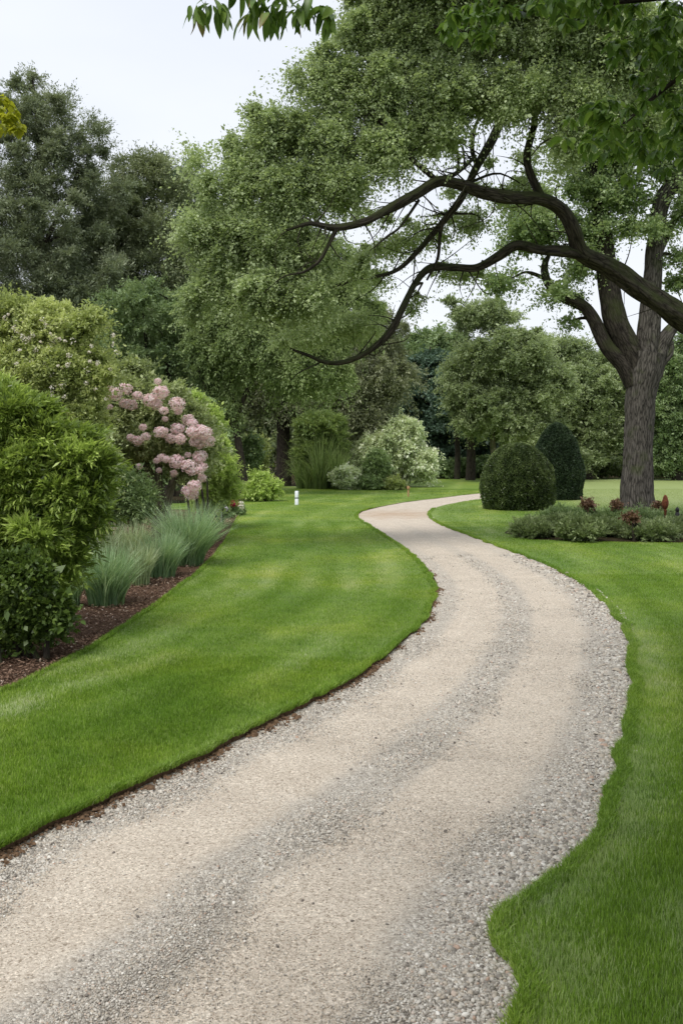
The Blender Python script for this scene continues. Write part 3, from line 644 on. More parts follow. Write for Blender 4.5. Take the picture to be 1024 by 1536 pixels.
# far wood first (copies of two trees)
ta = tree('wood_tree', 560, 82, 'dim green tree of the wood closing off the far end of the garden', 'tree', [(560, 709), (562, 640), (560, 560)], [.4, .3, .1],
     [(560, 560, 70, 60), (540, 620, 60, 50), (590, 630, 60, 50), (560, 670, 70, 30)], 60, 1.5, 36, 22, .26, .3, M['mid_tree'], M['bark_dark'], 'trees of the far wood', 21)
tb = tree('wood_tree', 860, 84, 'dim green tree of the wood closing off the far end of the garden', 'tree', [(860, 709), (858, 640), (860, 560)], [.4, .3, .1],
     [(860, 580, 80, 55), (830, 630, 60, 50), (890, 640, 60, 45), (860, 680, 80, 25)], 60, 1.5, 36, 22, .26, .3, M['pale_tree'], M['bark_dark'], 'trees of the far wood', 22)
def copy_thing(o, loc, rz=0, s=1, label=None):
    c = o.copy(); scene.collection.objects.link(c); c.location = loc; c.rotation_euler = (0, 0, rz); c.scale = (s, s, s)
    if label: c['label'] = label
    for ch in o.children:
        d = ch.copy(); scene.collection.objects.link(d); d.parent = c
        for g_ in ch.children:
            e = g_.copy(); scene.collection.objects.link(e); e.parent = d
    return c
for i, (px, Y, s) in enumerate(((-40, 78, 1.3), (60, 84, 1.35), (170, 80, 1.3), (280, 84, 1.25), (380, 80, 1.1), (470, 86, 1.1), (640, 90, .95), (720, 92, 1.0), (790, 88, .95), (930, 90, 1.0), (1010, 86, 1.), (1090, 84, 1.05), (1170, 80, 1.1), (680, 104, 1.1), (880, 104, 1.15), (1000, 106, 1.15))):
    copy_thing(ta if i % 2 else tb, base_xy(px, Y), i * 1.7, s)

# left-hand tall evergreens
tree('evergreen_tree', 60, 46, 'tallest grey green evergreen with a pointed top at the left edge', 'evergreen tree', [(60, 740), (64, 600), (58, 450), (62, 300), (55, 170), (48, 110)], [.38, .34, .28, .2, .1, .03],
     [(45, 130, 36, 34), (85, 165, 50, 40), (130, 210, 50, 36), (50, 180, 70, 40), (150, 290, 50, 40), (0, 290, 70, 50), (80, 280, 80, 40), (20, 185, 50, 40), (60, 230, 75, 40), (110, 250, 50, 45), (-20, 350, 90, 60), (70, 340, 110, 50), (30, 410, 120, 55), (120, 420, 90, 60), (60, 500, 120, 50), (-40, 230, 40, 40)],
     230, .8, 46, 34, .12, .16, M['pine'], M['bark_dark'], seed=31, upb=.5, out=.9, droop=.05, zr=.8, tvar=.5,
     limbs=[([(58, 420), (30, 330), (10, 290)], [.14, .05]), ([(60, 380), (100, 300), (120, 250)], [.14, .05])])
tree('evergreen_tree', 190, 50, 'dense grey green evergreen with a rounded top, second from the left edge', 'evergreen tree', [(190, 731), (195, 600), (190, 450), (200, 330), (200, 260)], [.35, .3, .25, .15, .04],
     [(190, 245, 34, 22), (230, 255, 36, 26), (260, 290, 40, 40), (215, 290, 55, 45), (170, 340, 60, 50), (160, 300, 50, 40), (200, 350, 95, 50), (150, 390, 80, 60), (240, 400, 80, 60), (200, 460, 110, 50), (200, 530, 110, 50)],
     210, .85, 46, 34, .13, .18, M['pine2'], M['bark_dark'], seed=32, upb=.5, out=.9, droop=.05, tvar=.5)
tree('evergreen_tree', 285, 58, 'narrow dark evergreen tip rising behind the grey green trees', 'evergreen tree', [(285, 723), (285, 500), (283, 240)], [.3, .2, .03],
     [(285, 250, 16, 26), (282, 300, 40, 40), (265, 275, 34, 22), (290, 370, 60, 60), (285, 460, 60, 60), (240, 250, 26, 18)],
     80, .8, 44, 30, .15, .2, M['conifer'], M['bark_dark'], seed=33, upb=.6, out=.9)
tree('evergreen_tree', 250, 42, 'dark shaded tree with a bare leaning trunk behind the pink flowering shrub', 'evergreen tree', [(255, 742), (262, 640), (250, 540), (255, 450)], [.26, .22, .16, .06],
     [(230, 470, 90, 50), (270, 530, 70, 45), (170, 540, 90, 50), (300, 600, 50, 60), (200, 610, 80, 50), (110, 580, 80, 60)],
     110, .7, 40, 30, .12, .22, M['mid_tree'], M['bark_dark'], seed=34, tvar=.5,
     limbs=[([(258, 590), (300, 575), (330, 550), (345, 500)], [.13, .1, .05]), ([(256, 600), (225, 540), (215, 470)], [.12, .05])])
tree('weeping_tree', 368, 41, 'leaning multi stemmed tree with hanging green foliage behind the yellow green bush', 'tree', [(368, 743), (360, 680), (352, 630), (350, 590)], [.24, .17, .14, .1],
     [(330, 450, 50, 70), (330, 350, 40, 60), (400, 360, 70, 60), (480, 400, 70, 60), (400, 430, 90, 70), (330, 520, 60, 50), (380, 515, 80, 46), (470, 490, 80, 60), (520, 450, 60, 60), (350, 380, 50, 60), (460, 555, 80, 26), (330, 600, 36, 40)],
     270, .72, 46, 34, .11, .2, M['weep'], M['bark_dark'], seed=35, droop=.7, upb=.1, tvar=.5, zr=1.1,
     limbs=[([(352, 640), (320, 600), (300, 560), (290, 500)], [.12, .09, .05]), ([(352, 630), (380, 570), (420, 530), (440, 470)], [.12, .08, .04]), ([(354, 640), (345, 560), (350, 480)], [.1, .05])])
tree('dark_trunk_tree', 426, 52, 'tree with a straight near black trunk and feathery brownish green crown', 'tree', [(426, 728), (425, 660), (425, 610), (427, 540)], [.42, .37, .34, .2],
     [(430, 560, 70, 45), (500, 560, 80, 50), (560, 560, 70, 60), (470, 600, 70, 28), (540, 620, 60, 40), (560, 500, 60, 50), (380, 580, 60, 40)],
     150, 1.0, 44, 32, .15, .16, M['feather'], M['bark_dark'], seed=36, droop=.4, tvar=.5)
# beyond the lawn
tree('dark_conifer', 640, 70, 'blackish blue green conifer in the gap between the silver shrub and pale tree', 'conifer', [(640, 716), (640, 600), (645, 520)], [.4, .3, .05],
     [(645, 550, 40, 36), (640, 600, 50, 45), (632, 650, 52, 40), (660, 670, 50, 40), (700, 650, 50, 45), (620, 690, 40, 22)], 110, 1.0, 44, 30, .17, .3, M['conifer'], M['bark_dark'], seed=37, tvar=.6, flat=.6, zr=.5)
tree('broad_tree', 600, 78, 'mid green round topped tree behind the dark conifer', 'tree', [(610, 711), (610, 620), (612, 540)], [.4, .3, .1],
     [(600, 540, 50, 45), (660, 530, 55, 40), (630, 590, 60, 50), (575, 600, 50, 60)], 90, 1.2, 40, 26, .2, .3, M['mid_tree'], M['bark_dark'], seed=38, tvar=.5)
tree('pale_tree', 740, 58, 'pale grey green tree with short trunk behind the clipped dome', 'tree', [(739, 723), (741, 690), (738, 655), (745, 600), (750, 520)], [.24, .2, .17, .12, .05],
     [(700, 475, 34, 26), (740, 470, 40, 30), (760, 530, 80, 45), (710, 560, 50, 45), (800, 580, 70, 50), (740, 600, 70, 45), (790, 640, 60, 30), (720, 630, 50, 24), (690, 590, 30, 40), (670, 455, 20, 10)],
     200, .85, 44, 32, .13, .26, M['pale_tree'], M['bark_pale'], seed=39, droop=.3, tvar=.7, zr=.8)
tree('broad_tree', 880, 64, 'broad grey green tree seen left of the great oak trunk', 'tree', [(880, 719), (880, 640), (875, 560)], [.4, .3, .1],
     [(850, 540, 50, 40), (880, 580, 70, 50), (830, 610, 50, 50), (820, 530, 40, 30), (800, 600, 40, 60), (930, 610, 50, 60), (900, 640, 60, 45), (860, 680, 60, 26), (930, 560, 50, 50)], 150, .95, 44, 30, .15, .28, M['pale_tree'], M['bark_dark'], seed=40, tvar=.7, zr=.8)
tree('broad_tree', 1010, 62, 'broad green tree seen right of the great oak trunk', 'tree', [(1015, 720), (1015, 640), (1010, 560)], [.4, .3, .1],
     [(1000, 560, 60, 50), (1050, 540, 60, 60), (990, 620, 50, 50), (1040, 640, 70, 50), (1000, 680, 60, 30), (1100, 600, 60, 80)], 150, .95, 44, 30, .15, .28, M['mid_tree'], M['bark_dark'], seed=41, tvar=.7, zr=.8)
for px, Y, s in ((685, 64, .22), (705, 62, .34)):
    lab = {685: 'thinner bare trunk in the shadow behind the pale tree', 705: 'thicker bare trunk in the shadow beside the pale tree'}[px]
    tree('woodland_tree', px, Y, lab, 'tree', [(px, 720), (px + 1, 680), (px - 1, 640), (px, 590)], [s, s * .85, s * .8, s * .5],
         [(px, 580, 40, 30), (px - 5, 610, 40, 24)], 36, .9, 40, 26, .17, .3, M['conifer'], M['bark_dark'], seed=50 + px)
# low planting under the wood edge
def shrub(name, px, py, label, cat_, ell, ncl, rc, tw, per, ln, w, leaf, seed, group=None, stems=5, Y=None, bark=None, dp=.9, **kw):
    rnd = np.random.default_rng(seed); x, Yb = G(px, py); Y = Y or Yb; b = ((px - 512) * Y / F, Y, 0)
    ro = root(name, b, label, cat_, group); cl = clumps(ell, Y, ncl, rc, rnd, dp, .4, .85); parts = []
    tp = []
    for k in range(stems):
        a = np.array(b) + [rnd.normal() * .12, rnd.normal() * .12, -.03]; c = cl[rnd.integers(len(cl))][0]
        C, R = spline([a, a * .5 + c * .5 + [0, 0, .15], c], [.035, .02, .01], .15); parts.append(tube(C, R, 6)); tp += list(C)
    parts += branching(tp, [.03] * len(tp), cl, rnd, .02, .006, 4)
    V, Fc, _, uv = cat([(a, b_, None, d_) for a, b_, c_, d_ in parts]); build('stem', V, Fc, bark or M['bark_dark'], ro, uv=uv, smooth=True)
    V, Fc, t = foliage(cl, tw, per, ln, w, rnd, **kw)
    k = V.reshape(-1, 4, 3)[:, :, 2].min(1) > 0.0; V = V.reshape(-1, 4, 3)[k].reshape(-1, 3); t = t.reshape(-1, 4)[k].ravel(); Fc = np.arange(len(V)).reshape(-1, 4)
    build('foliage', V, Fc, leaf, ro, t=t)
    return ro, cl
hb, _ = shrub('low_bush', 660, 718, 'low dark green bush in the row along the far edge of the lawn', 'bush', [(660, 704, 22, 13)], 16, .5, 40, 22, .13, .3, M['mid_tree'], 61, 'bushes along the far lawn edge')
hb2, _ = shrub('low_bush', 900, 717, 'low dark green bush in the row along the far edge of the lawn', 'bush', [(900, 698, 26, 18)], 20, .55, 40, 22, .14, .3, M['bed'], 62, 'bushes along the far lawn edge')
for i, px in enumerate((628, 690, 715, 740, 765, 790, 850, 875, 930, 965, 1000, 1030, 1065, 1100)):
    copy_thing(hb if px < 800 else hb2, base_xy(px, 66 + (i % 3) * 1.1), i * 2.1, (.85, 1.1, 1.0, 1.25)[i % 4])
shrub('silver_shrub', 600, 718, 'large silvery variegated shrub beside the dark conifer', 'shrub', [(590, 670, 40, 38), (625, 690, 28, 26), (560, 680, 25, 36), (600, 650, 34, 26), (640, 705, 16, 14)], 110, .6, 46, 28, .13, .3, M['silver'], 63, Y=50.5, droop=.35, tvar=.6)
shrub('small_silver_shrub', 566, 722, 'small rounded grey green shrub in front of the silvery one', 'shrub', [(566, 700, 20, 24)], 24, .4, 40, 22, .1, .28, M['shrub'], 64, Y=47.5)
for k, (px, py, rx, ry, mt, lab) in enumerate(((520, 716, 24, 18, 'silver', 'low cream flecked shrub right of the tall reed stand'), (555, 724, 20, 11, 'shrub', 'low green shrub at the front of the far border'), (590, 727, 16, 8, 'olive', 'lowest tan tinged shrub at the right tip of the border'), (500, 700, 14, 26, 'mid_tree', 'dim upright shrub between the reeds and the silvery shrubs'), (540, 690, 16, 30, 'mid_tree', 'dim leafy shrub behind the small rounded grey green one'))):
    shrub('border_shrub', px, py + ry, lab, 'shrub', [(px, py, rx, ry)], 22, .35, 40, 22, .09, .3, M[mt], 70 + k, Y=47 if k < 3 else 56)
# tall reeds / bamboo
def tuft(V0, n, h, w, spread, r, segs=5, arch=.6, base=.1, hv=.25):
    az = r.uniform(0, 2 * np.pi, n); hh = h * (1 - hv + 2 * hv * r.random(n)) * .95; o = r.random(n) ** .6
    b = np.stack([np.cos(az), np.sin(az)], -1) * (base * o)[:, None]; dirn = np.stack([np.cos(az + r.normal(size=n) * .8), np.sin(az + r.normal(size=n) * .4)], -1)
    sp = spread * r.uniform(.1, 1.35, n); ar = r.uniform(.1, 1.25, n) * np.clip(sp / spread, .3, 1); fa = r.uniform(0, 6.28, n); s = np.stack([np.cos(fa), np.sin(fa), 0 * fa], -1) * w / 2
    rows_ = []
    for k in range(segs + 1):
        f = k / segs; xy = b + dirn * (sp * f ** 1.7)[:, None]; z = hh * (f - arch * .5 * ar * f ** 3)
        c = np.column_stack([xy, z]); wf = max(.06, (1 - f ** 2.2)); rows_ += [c - s * wf, c + s * wf]
    V = np.stack(rows_, 1); m = 2 * (segs + 1); off = (np.arange(n) * m)[:, None]
    Fc = np.concatenate([off + [2 * k, 2 * k + 1, 2 * k + 3, 2 * k + 2] for k in range(segs)], 0)
    return V.reshape(-1, 3) + np.array(V0), Fc, (np.repeat(np.clip(r.normal(.42, .2, n), 0, 1), m) + np.tile(np.repeat(np.linspace(-.15, .28, segs + 1), 2), n)).clip(0, 1)
def grassclump(px, py, label, n, h, w, spread, base, seed, mat='blue_grass', group='ornamental grass clumps in the left bed', name='grass_clump', arch=.6, extra=None):
    x, Y = G(px, py); rr = np.random.default_rng(seed); Y += base * .6; x = (px - 512) * Y / F
    V, Fc, t = tuft((x, Y, -.01), int(n * .85), h * .93, w * 1.15, spread * 1.1, rr, 6, arch * 1.1, base * 1.25)
    o = build(name, V - np.array([x, Y, 0]), Fc, M[mat], t=t); o.location = (x, Y, 0)
    return tag(o, label, 'ornamental grass', group)
rr = np.random.default_rng(90)
bam = root('reed_stand', base_xy(477, 49), 'tall dense stand of green reeds beside the near black trunk', 'reeds'); parts = []
for k in range(46):
    u = rr.uniform(-1, 1); px = 483 + 30 * u; Y = 49 + rr.uniform(-1.3, 1.3)
    parts.append(tuft((*base_xy(px, Y)[:2], 0), 80, (3.3 - .9 * u * u) * rr.uniform(.45, 1.05), .035, .95, rr, 6, 1.2, .3, .35))
V_, F_, t_, _ = cat(parts); build('stalk_mass', V_, F_, M['reed'], bam, t=t_)
cl = clumps([(478, 645, 40, 26), (468, 665, 18, 40), (503, 665, 20, 40), (478, 680, 36, 34)], 49, 150, .45, rr, .7)
V_, F_, t_ = foliage(cl, 34, 20, .17, .12, rr, upb=1.2, out=1.4, vert=.4); build('foliage', V_, F_, M['reed'], bam, t=t_)

# yellow-green bush and undergrowth round the leaning tree
shrub('yellow_green_bush', 402, 752, 'yellow green leafy bush at the foot of the leaning tree', 'bush', [(396, 732, 20, 18), (382, 738, 16, 14), (390, 716, 12, 8)], 40, .33, 44, 24, .085, .3, M['lime'], 101, Y=36.5)
shrub('golden_bush', 408, 735, 'golden yellow bush glowing behind the yellow green one', 'bush', [(390, 690, 10, 34), (380, 680, 10, 26)], 34, .4, 40, 22, .1, .3, M['olive'], 102, Y=47)
shrub('dark_laurel', 345, 748, 'dark leafy undergrowth left of the leaning trunk', 'shrub', [(378, 680, 14, 36), (340, 700, 22, 40)], 44, .42, 40, 22, .11, .3, M['mid_tree'], 103, Y=43)
shrub('dark_laurel', 200, 748, 'dark undergrowth in the shade behind the flowering shrubs', 'shrub', [(150, 650, 70, 60), (230, 680, 60, 60), (290, 640, 50, 60)], 80, .6, 40, 24, .13, .3, M['mid_tree'], 104, Y=36)

# ---- left border shrubs
ro, cl = shrub('olive_shrub', 60, 800, 'tall olive green shrub dotted with fading white flowers at the left edge', 'shrub', [(60, 500, 70, 50), (120, 490, 40, 34), (10, 490, 60, 45), (60, 560, 90, 55), (130, 560, 50, 50), (90, 630, 80, 60), (-30, 560, 60, 80)], 190, .34, 56, 32, .055, .26, M['olive'], 110, Y=17, bark=M['bark_dark'], tvar=.7, upb=.5)
rr = np.random.default_rng(111)
def petals(c, rad, n, r_, ln=.045):
    u = unit(r_.normal(size=(n, 3)) + [0, -.2, .35]); p = c + u * rad * r_.uniform(.8, 1.05, n)[:, None]
    tg = unit(np.cross(u, r_.normal(size=(n, 3)))); l_ = ln * r_.uniform(.7, 1.2, n)
    V, Fc = leaves(p - tg * l_[:, None] * .5, unit(tg + u * r_.uniform(-.1, .5, n)[:, None]), u + r_.normal(size=(n, 3)) * .25, l_, .42)
    return V, Fc, np.repeat(np.clip(r_.normal(.66, .22, n), 0, 1), 4)
pp = []
for k in range(70):
    px, py = [(60, 520, 60, 26), (120, 530, 24, 30), (20, 500, 30, 20), (90, 590, 50, 24)][k % 4][:2]; px += rr.normal() * 34; py += rr.normal() * 20
    c = P(px, py, 16.0 + rr.random() * .5); pp.append(petals(c, rr.uniform(.02, .06), int(rr.uniform(8, 34)), rr, .032))
V_, F_, t_, _ = cat(pp); build('faded_flower', V_, F_, M['white_petal'], ro, t=t_)

rb = root('flowering_shrub', base_xy(238, 20), 'gnarled evergreen shrub covered in pale pink flower heads above the grasses', 'flowering shrub')
rr = np.random.default_rng(120); parts = []; Yb = 20
for pts, rad in (([(238, 815), (236, 760), (226, 715), (210, 670)], [.16, .13, .1, .05]), ([(244, 815), (250, 760), (262, 715), (280, 680)], [.12, .1, .08, .04]), ([(238, 770), (238, 700), (240, 640)], [.12, .08, .04]), ([(228, 740), (200, 700), (180, 660)], [.08, .06, .03])):
    C, R = spline([P(a, b, Yb) for a, b in pts], rad, .1); parts.append(tube(C, R, 10))
cl = clumps([(200, 590, 50, 36), (175, 620, 55, 45), (250, 620, 55, 30), (230, 655, 70, 32), (270, 665, 48, 30), (180, 670, 45, 32), (285, 695, 30, 30), (205, 560, 30, 18), (150, 640, 40, 50), (235, 600, 50, 26), (300, 670, 26, 30), (280, 640, 44, 18)], Yb, 210, .34, rr, .95)
sk = np.concatenate([p[0][::7] for p in parts]); parts += branching(list(sk), [.05] * len(sk), cl, rr, .03, .008, 5)
V_, F_, _, uv_ = cat([(a, b, None, d) for a, b, c, d in parts]); build('trunk', V_, F_, M['bark_pale'], rb, uv=uv_, smooth=True)
V_, F_, t_ = foliage(cl, 54, 30, .065, .22, rr, tvar=.7, upb=.4, droop=.2); build('foliage', V_, F_, M['rhodo'], rb, t=t_)
vs = []
for k in range(3):
    pc = [petals(np.zeros(3), .12, 190, rr, .042), petals(np.zeros(3), .095, 120, rr, .042)]
    V_, F_, t_, _ = cat(pc); vs.append((V_, F_, t_))
heads = [(228,597),(245,592),(236,606),(215,590),(160,582),(172,590),(186,586),(150,575),(178,598),(246,614),(271,612),(190,660),(238,652),(253,644),(262,658),(283,640),(292,646),(304,652),(288,660),(276,662),(297,668),(308,664),(234,690),(250,694),(274,680),(262,690),(242,703),(300,684),(310,698),(304,706),(287,712),(290,724),(286,736),(291,745),(264,712),(211,703),(222,655),(216,668),(232,575),(243,684),(270,648),(296,672),(306,678),(282,734),(300,716),(258,600),(222,642),(247,636),(292,630),(312,644),(276,700),(204,610),(186,604),(168,604)]
for k, (px, py) in enumerate(heads):
    V_, F_, t_ = vs[k % 3]; sc = rr.uniform(.5, 1.4); c = P(px + rr.normal() * 5, py + rr.normal() * 4, 18.35 + .5 * rr.random() + .25 * rr.random()); loc = np.array(rb.location)
    if k < 3:
        o = build('flower_head', V_, F_, M['pink'], None, t=t_); o.parent = rb; fm_ = [o] if k == 0 else fm_ + [o]
    else:
        o = fm_[k % 3].copy(); scene.collection.objects.link(o); o.parent = rb
    o.location = c - loc; o.scale = (sc, sc, sc * .85); o.rotation_euler = (0, 0, rr.uniform(0, 6))
shrub('lime_mound', 300, 800, 'yellow green mounded shrub right of the pink flower heads', 'shrub', [(275, 604, 34, 14), (300, 628, 28, 20), (320, 640, 16, 18), (250, 595, 20, 12)], 60, .28, 50, 28, .05, .25, M['lime'], 130, Y=22.5, tvar=.5, upb=.7)
shrub('green_shrub', 325, 800, 'soft mid green shrub between the pink flowers and the leaning trunk', 'shrub', [(325, 700, 28, 30), (310, 740, 30, 30), (340, 730, 22, 25), (330, 670, 16, 16)], 84, .27, 50, 28, .05, .22, M['lime'], 131, Y=24, tvar=.9, upb=.3, droop=.3)
# dark hedge behind the grasses
shrub('shade_shrub', 170, 830, 'dark shaded shrub between the bright leafy shrub and the flowering one', 'shrub', [(170, 740, 45, 45), (205, 750, 30, 36)], 60, .3, 46, 24, .05, .2, M['shrub'], 132, Y=17.6)
shrub('olive_underbrush', 100, 850, 'grey olive twiggy shrub under the white dotted one', 'shrub', [(100, 700, 80, 50), (20, 680, 60, 70), (70, 760, 70, 50)], 90, .33, 50, 26, .055, .22, M['rhodo'], 133, Y=14)

# bright leafy shrub closest on the left
shrub('bright_shrub', 35, 950, 'bright green shrub with narrow leaves at the near left edge', 'shrub',
      [(20, 630, 60, 40), (70, 660, 50, 30), (110, 690, 50, 35), (20, 720, 80, 60), (110, 740, 55, 40), (60, 790, 80, 50), (125, 770, 40, 25), (-30, 660, 60, 60), (-10, 600, 40, 26), (-50, 760, 60, 80), (30, 850, 60, 50), (70, 850, 50, 50), (0, 850, 60, 60), (140, 715, 26, 20), (95, 830, 36, 24), (155, 700, 8, 10), (158, 745, 8, 8), (146, 780, 10, 8), (120, 660, 12, 8), (70, 620, 20, 12)],
      240, .2, 50, 26, .068, .12, M['bright'], 140, Y=9.9, upb=.6, out=1.2, tvar=1.1, droop=.1, stems=8, dp=.9)
shrub('leafy_shrub', 45, 968, 'low dark shrub with rounded leaves at the foot of the bright shrub', 'shrub',
      [(40, 910, 55, 50), (75, 920, 32, 40), (0, 930, 40, 40), (20, 870, 60, 40)], 130, .14, 44, 18, .045, .33, M['leafy'], 141, Y=9.0, tvar=.5, dp=.7)

# ornamental grasses
grassclump(160, 908, 'nearest large blue green grass clump beside the bright shrub', 1100, .84, .011, .36, .18, 201)
grassclump(212, 878, 'narrow grass clump tucked behind the nearest large one', 380, .74, .011, .22, .1, 202, mat='pale_grass')
grassclump(242, 866, 'middle spreading grass clump left of the tall fine one', 800, .8, .012, .34, .17, 203)
grassclump(283, 848, 'tallest fine blue green grass clump, furthest along the bed', 1900, 1.12, .009, .62, .2, 204, arch=.5)
grassclump(106, 910, 'smallest upright grass tuft against the bright shrub', 260, .52, .012, .2, .09, 205)
grassclump(196, 846, 'pale grass clump behind the middle of the row', 700, .8, .012, .4, .2, 206, mat='pale_grass')
grassclump(140, 862, 'pale grass clump half hidden behind the nearest large one', 700, .8, .012, .4, .2, 207, mat='pale_grass')

# bedding flowers
def flowerplant(px, py, label, mat, n, hw, hh, seed, leafm='shrub', group='bedding flowers at the end of the bed'):
    x, Y = G(px, py); rr = np.random.default_rng(seed); ro = root('bedding_plant', (x, Y, 0), label, 'flowering plant', group)
    c = [(np.array([x + rr.normal() * hw * .4, Y + rr.normal() * hw * .4, hh * rr.uniform(.2, .7)]), hw * .5) for _ in range(10)]
    V, Fc, t = foliage(c, 20, 10, .07, .25, rr); k = V.reshape(-1, 4, 3)[:, :, 2].min(1) > 0
    V = V.reshape(-1, 4, 3)[k].reshape(-1, 3); build('foliage', V, np.arange(len(V)).reshape(-1, 4), M[leafm], ro, t=t.reshape(-1, 4)[k].ravel())
    pc = [petals(np.array([x + rr.normal() * hw * .6, Y - hw * .7 + rr.normal() * hw * .3, hh * rr.uniform(.75, 1.15)]), .09, 70, rr, .06) for _ in range(n)]
    V, Fc, t, _ = cat(pc); build('blossom', V, Fc, M[mat], ro, t=t)
flowerplant(346, 774, 'crimson flowering plant at the far end of the mulch bed', 'crimson', 11, .26, .5, 211)
flowerplant(335, 777, 'pale lilac flowering plant left of the crimson one', 'lilac', 7, .2, .32, 212)
flowerplant(360, 772, 'sparse plant with off white flowers right of the crimson one', 'white_petal', 5, .2, .3, 213)

# ---- clipped dome and yew
def clipped(name, px, py, label, w, h, prof_, n, ln, mat, seed, bump_=.05, lw=.3):
    x, Yf = G(px, py); Y = Yf + w / 2; x = (px - 512) * Y / F; r = np.random.default_rng(seed); ro = root(name, (x, Y, 0), label, 'clipped shrub')
    th = r.uniform(0, 2 * np.pi, n); z = r.random(n) ** .9; R = np.array([prof_(a) for a in z]) * w / 2
    top = r.random(n) < .15; z = np.where(top, 1 - (1 - z) * .12, z); R = np.array([prof_(a) for a in z]) * w / 2
    bm = np.array([noise.noise(Vector((math.cos(a) * 3.2, math.sin(a) * 3.2, b * 4 + seed))) + .7 * noise.noise(Vector((math.cos(a) * 9, math.sin(a) * 9, b * 11 + seed))) for a, b in zip(th, z)])
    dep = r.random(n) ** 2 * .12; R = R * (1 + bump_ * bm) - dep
    pos = np.column_stack([x + np.cos(th) * R, Y + np.sin(th) * R, z * h * (1 + .03 * bm) - dep * .5 * (z > .8)])
    e = .02; sl = np.array([(prof_(min(1, a + e)) - prof_(max(0, a - e))) * w / 2 / (2 * e * h) for a in z]); nr = unit(np.column_stack([np.cos(th), np.sin(th), -sl]))
    d = unit(nr * .8 + r.normal(size=(n, 3)) * .6 + [0, 0, .35]); V, Fc = leaves(pos, d, nr + r.normal(size=(n, 3)) * .6, ln * r.uniform(.6, 1.3, n), lw)
    V[:, 2] = np.maximum(V[:, 2], .01)
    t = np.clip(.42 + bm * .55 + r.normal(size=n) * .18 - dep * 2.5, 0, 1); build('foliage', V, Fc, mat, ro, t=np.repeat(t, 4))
    # near black solid core behind the leaves
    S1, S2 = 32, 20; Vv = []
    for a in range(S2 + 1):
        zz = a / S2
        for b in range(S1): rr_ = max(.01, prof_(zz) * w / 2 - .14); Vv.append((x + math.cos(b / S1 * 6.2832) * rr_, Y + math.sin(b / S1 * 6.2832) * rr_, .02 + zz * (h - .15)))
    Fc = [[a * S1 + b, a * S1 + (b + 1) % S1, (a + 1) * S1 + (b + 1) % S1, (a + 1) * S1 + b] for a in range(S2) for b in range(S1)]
    build('inner_core', Vv, Fc, M['inner'], ro, smooth=True)
dome = lambda z: (max(0, 1 - (max(0, z - .34) / .66) ** 2.05)) ** .5 * (.88 + .12 * math.sin(min(1, z / .34) * 1.5708))
cone = lambda z: (max(0, 1 - (max(0, z - .25) / .75) ** 1.9)) ** .55 * (.9 + .1 * min(1, z / .3))
clipped('clipped_dome_shrub', 776, 767, 'dark green clipped dome shrub on the lawn in the bend', 2.5, 2.2, dome, 60000, .05, M['box'], 301)
clipped('clipped_yew', 835, 751, 'near black conical yew standing behind the clipped dome', 2.15, 3.05, cone, 60000, .055, M['yew'], 302, .06)

# ---- bed round the oak
beds = [(800,800,26,18,'bed'),(835,797,30,20,'bed'),(870,798,30,19,'bed'),(905,800,32,19,'bed'),(940,803,32,19,'bed'),(978,804,32,18,'bed'),(1015,804,30,18,'bed'),(1055,804,32,18,'bed'),(845,780,30,16,'shrub'),(880,781,26,14,'shrub'),(1000,790,26,12,'shrub'),(1040,788,26,12,'shrub'),(925,783,30,14,'shrub'),(962,784,26,16,'mid_tree')]
labs = ['leftmost low bush of the bed under the great oak','low bush just right of the leftmost in the oak bed','low bush at the front of the oak bed, left of the rusty leaves','front bush below the rusty red leaves in the oak bed','front bush directly before the oak trunk','front bush right of the oak trunk below the rusty stake','front bush below the small dark iron figure','low bush at the right end of the oak bed in view','rear bush of the oak bed beside the yew','rear bush left of the oak trunk','rear bush round the foot of the rusty stake','rear bush behind the small dark iron figure','feathery bush left against the foot of the oak','dark leafy bush right against the foot of the oak']
for k, (px, py, rx, ry, mt) in enumerate(beds):
    Y = 21.3 if k < 8 else 24.6
    shrub('bed_bush', px, 800, labs[k], 'bush', [(px, py + 2, rx + 8, ry + 2)], 38, .2, 44, 22, .055, .16, M[mt], 310 + k, 'low bushes in the bed round the oak', Y=Y + .8 * math.sin(k * 2.3), upb=1.2, out=1.5, tvar=.6, droop=.02)
for k, (px, py, rx, ry, lab) in enumerate(((945, 778, 12, 8, 'rusty red leaved plant in front of the oak trunk'), (880, 757, 12, 9, 'brownish pink seed heads rising behind the oak bed left of the trunk'), (925, 758, 9, 10, 'russet plant against the left foot of the oak'), (985, 762, 9, 12, 'straggly russet plant right of the oak trunk'))):
    shrub('rusty_plant', px, 800, lab, 'plant', [(px, py, rx, ry)], 9, .13, 16, 9, .05, .3, M['rust'], 340 + k, 'russet plants in the oak bed', Y=20.6 if k == 0 else 25.0, upb=.8)
# soil under the oak bed
sheet('oak_bed', OAK_BED, .006, M['litter'])

